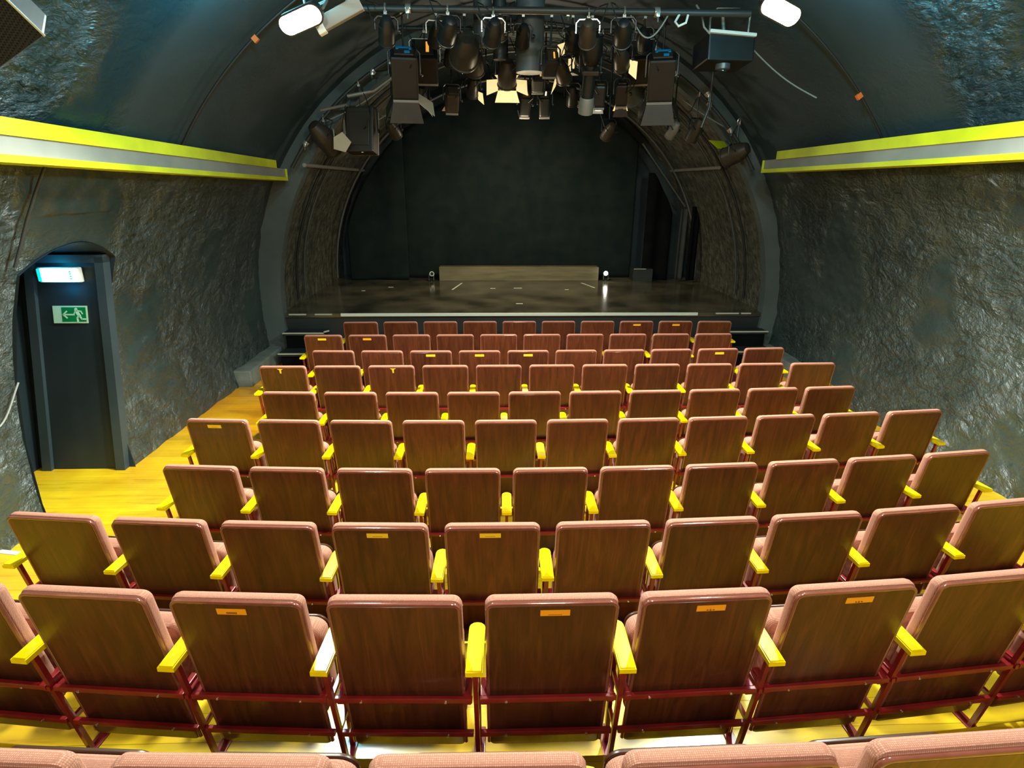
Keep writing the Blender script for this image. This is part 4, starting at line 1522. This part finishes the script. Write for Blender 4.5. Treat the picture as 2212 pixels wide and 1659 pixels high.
# grey strip box next to the left floodlight
r = empty('strip_box', (-1.12, 5.02, 3.93), 0, 'grey metal strip box sloping up beside the left floodlight', 'strip box')
d = Vector((0.30, 0.02, 0.15))
qt = Vector((1, 0, 0)).rotation_difference(d.normalized()).to_euler()
MB().box((0, 0, 0), (0.34, 0.06, 0.10), qt, bev=0.006).build('housing', 'grey_metal', r)
MB().box((-0.16, -0.01, -0.085), (0.06, 0.07, 0.11), qt, bev=0.006).build('end_fitting', 'white_plastic', r)
MB().tube([(0.05, 0, 0.03), (0.05, 0.03, 0.67)], 0.009, 8).build('drop_rod', 'pipe_dark', r, True)


# ducts
def duct(x, y, ztop, zbot, rad, label, mat='duct_grey'):
    prof = []
    n = int((ztop - zbot) / 0.05)
    for i in range(n + 1):
        z = ztop - (ztop - zbot) * i / n
        prof.append((rad * (1.0 if i % 2 else 0.965), z))
    b = MB().lathe(prof, (x, y, 0), seg=32)
    return thing_mesh(b, 'ventilation_duct', mat, label, 'duct', smooth=True, loc=(x, y, ztop), angle=70)


duct(0.46, 7.82, 4.90, 4.00, 0.17, 'ribbed grey vertical duct hanging at the centre of the rig')
duct(-0.10, 7.85, 4.86, 4.28, 0.11, 'narrower dark vertical duct left of the grey one', 'pipe_grey')
duct(0.10, 7.90, 4.88, 4.15, 0.08, 'thin dark vertical duct between the two wider ducts', 'pipe_dark')

# hook bracket and loose cables of the rig
pipe('hook_bracket', [(1.86, 6.5, 4.34), (1.80, 6.46, 4.24), (1.83, 6.44, 4.20), (1.90, 6.44, 4.23), (1.92, 6.46, 4.30)], 0.012, 'white_plastic', 'white hook bracket under the nearest bar, right', 'hook')
CAB = 'loose cables in the rig'


def sag(a, b, s, n=14):
    a, b = Vector(a), Vector(b)
    return [a.lerp(b, i / n) + Vector((0, 0, -s * math.sin(PI * i / n))) for i in range(n + 1)]


for i, (a, c, s, mt, lab) in enumerate([
    ((-1.3, 6.5, 4.35), (-0.9, 7.5, 4.58), 0.12, 'cable_black', 'black cable sagging between the two nearest bars at left'),
    ((-0.2, 7.5, 4.58), (0.3, 8.3, 4.58), 0.18, 'cable_grey', 'grey cable sagging between bars left of centre'),
    ((0.9, 7.5, 4.58), (1.3, 8.3, 4.58), 0.20, 'cable_grey', 'grey cable sagging between bars right of centre'),
    ((1.7, 6.5, 4.35), (2.0, 7.5, 4.58), 0.14, 'cable_black', 'black cable sagging between the two nearest bars at right'),
    ((1.35, 6.5, 4.33), (1.75, 6.5, 4.33), 0.22, 'cable_grey', 'pale cable loop hanging under the nearest bar'),
    ((1.5, 8.3, 4.58), (2.4, 8.9, 4.26), 0.15, 'cable_black', 'black cable from the third bar to the pipe arch, right'),
    ((-0.8, 8.3, 4.58), (-1.6, 8.9, 4.17), 0.15, 'cable_black', 'black cable from the third bar to the pipe arch, left'),
    ((1.9, 8.9, 4.5), (3.3, 8.9, 3.52), 0.10, 'cable_grey', 'thin grey cable running down right along the pipe arch'),
    ((-0.9, 8.9, 4.48), (-2.3, 8.9, 3.55), 0.12, 'cable_grey', 'thin grey cable running down left along the pipe arch'),
    ((2.75, 6.95, 4.15), (3.40, 6.6, 3.60), 0.05, 'cable_grey', 'thin wire from the projector to the right vault'),
]):
    pipe('rig_cable', sag(a, c, s), 0.008, mt, lab, 'cable', CAB)


# loudspeaker at the upper left corner
def speaker():
    q = Vector((-1.73, 2.62, 3.28))            # lower right front corner of the grille
    n = Vector((0.42, -0.80, -0.42)).normalized()
    e1 = Vector((-0.50, 0.10, 0.72))
    e1 = (e1 - n * e1.dot(n)).normalized()     # up along the bright edge
    e2 = e1.cross(n) * -1.0
    if e2.x > 0:
        e2 = -e2
    W_, H_, D_ = 0.42, 0.50, 0.28
    c = q + e2 * W_ / 2 + e1 * H_ / 2 - n * D_ / 2
    r = empty('loudspeaker', c, 0, 'black mesh-fronted loudspeaker hung at the upper left corner', 'loudspeaker')
    M = Matrix((-e2, -n, e1)).transposed()
    e = M.to_euler()
    MB().box((0, 0, 0), (W_, D_, H_), e, bev=0.012).build('cabinet', 'mesh_black', r)
    MB().box(M @ Vector((0, -D_ / 2 - 0.004, 0)), (W_ - 0.01, 0.010, H_ - 0.01), e, bev=0.003).build('grille', 'mesh_black', r)
    MB().box(M @ Vector((W_ / 2, -D_ / 2 - 0.004, 0)), (0.006, 0.016, H_), e).build('bright_edge', 'lamp_silver', r)
    a = M @ Vector((0, 0.12, 0.20))
    top = CZ + math.sqrt(4.1 ** 2 - (c.x + a.x - CX) ** 2) - c.z
    MB().tube([a, (a.x, a.y, top)], 0.02, 8).build('hanging_bracket', 'lamp_black', r, True)


speaker()
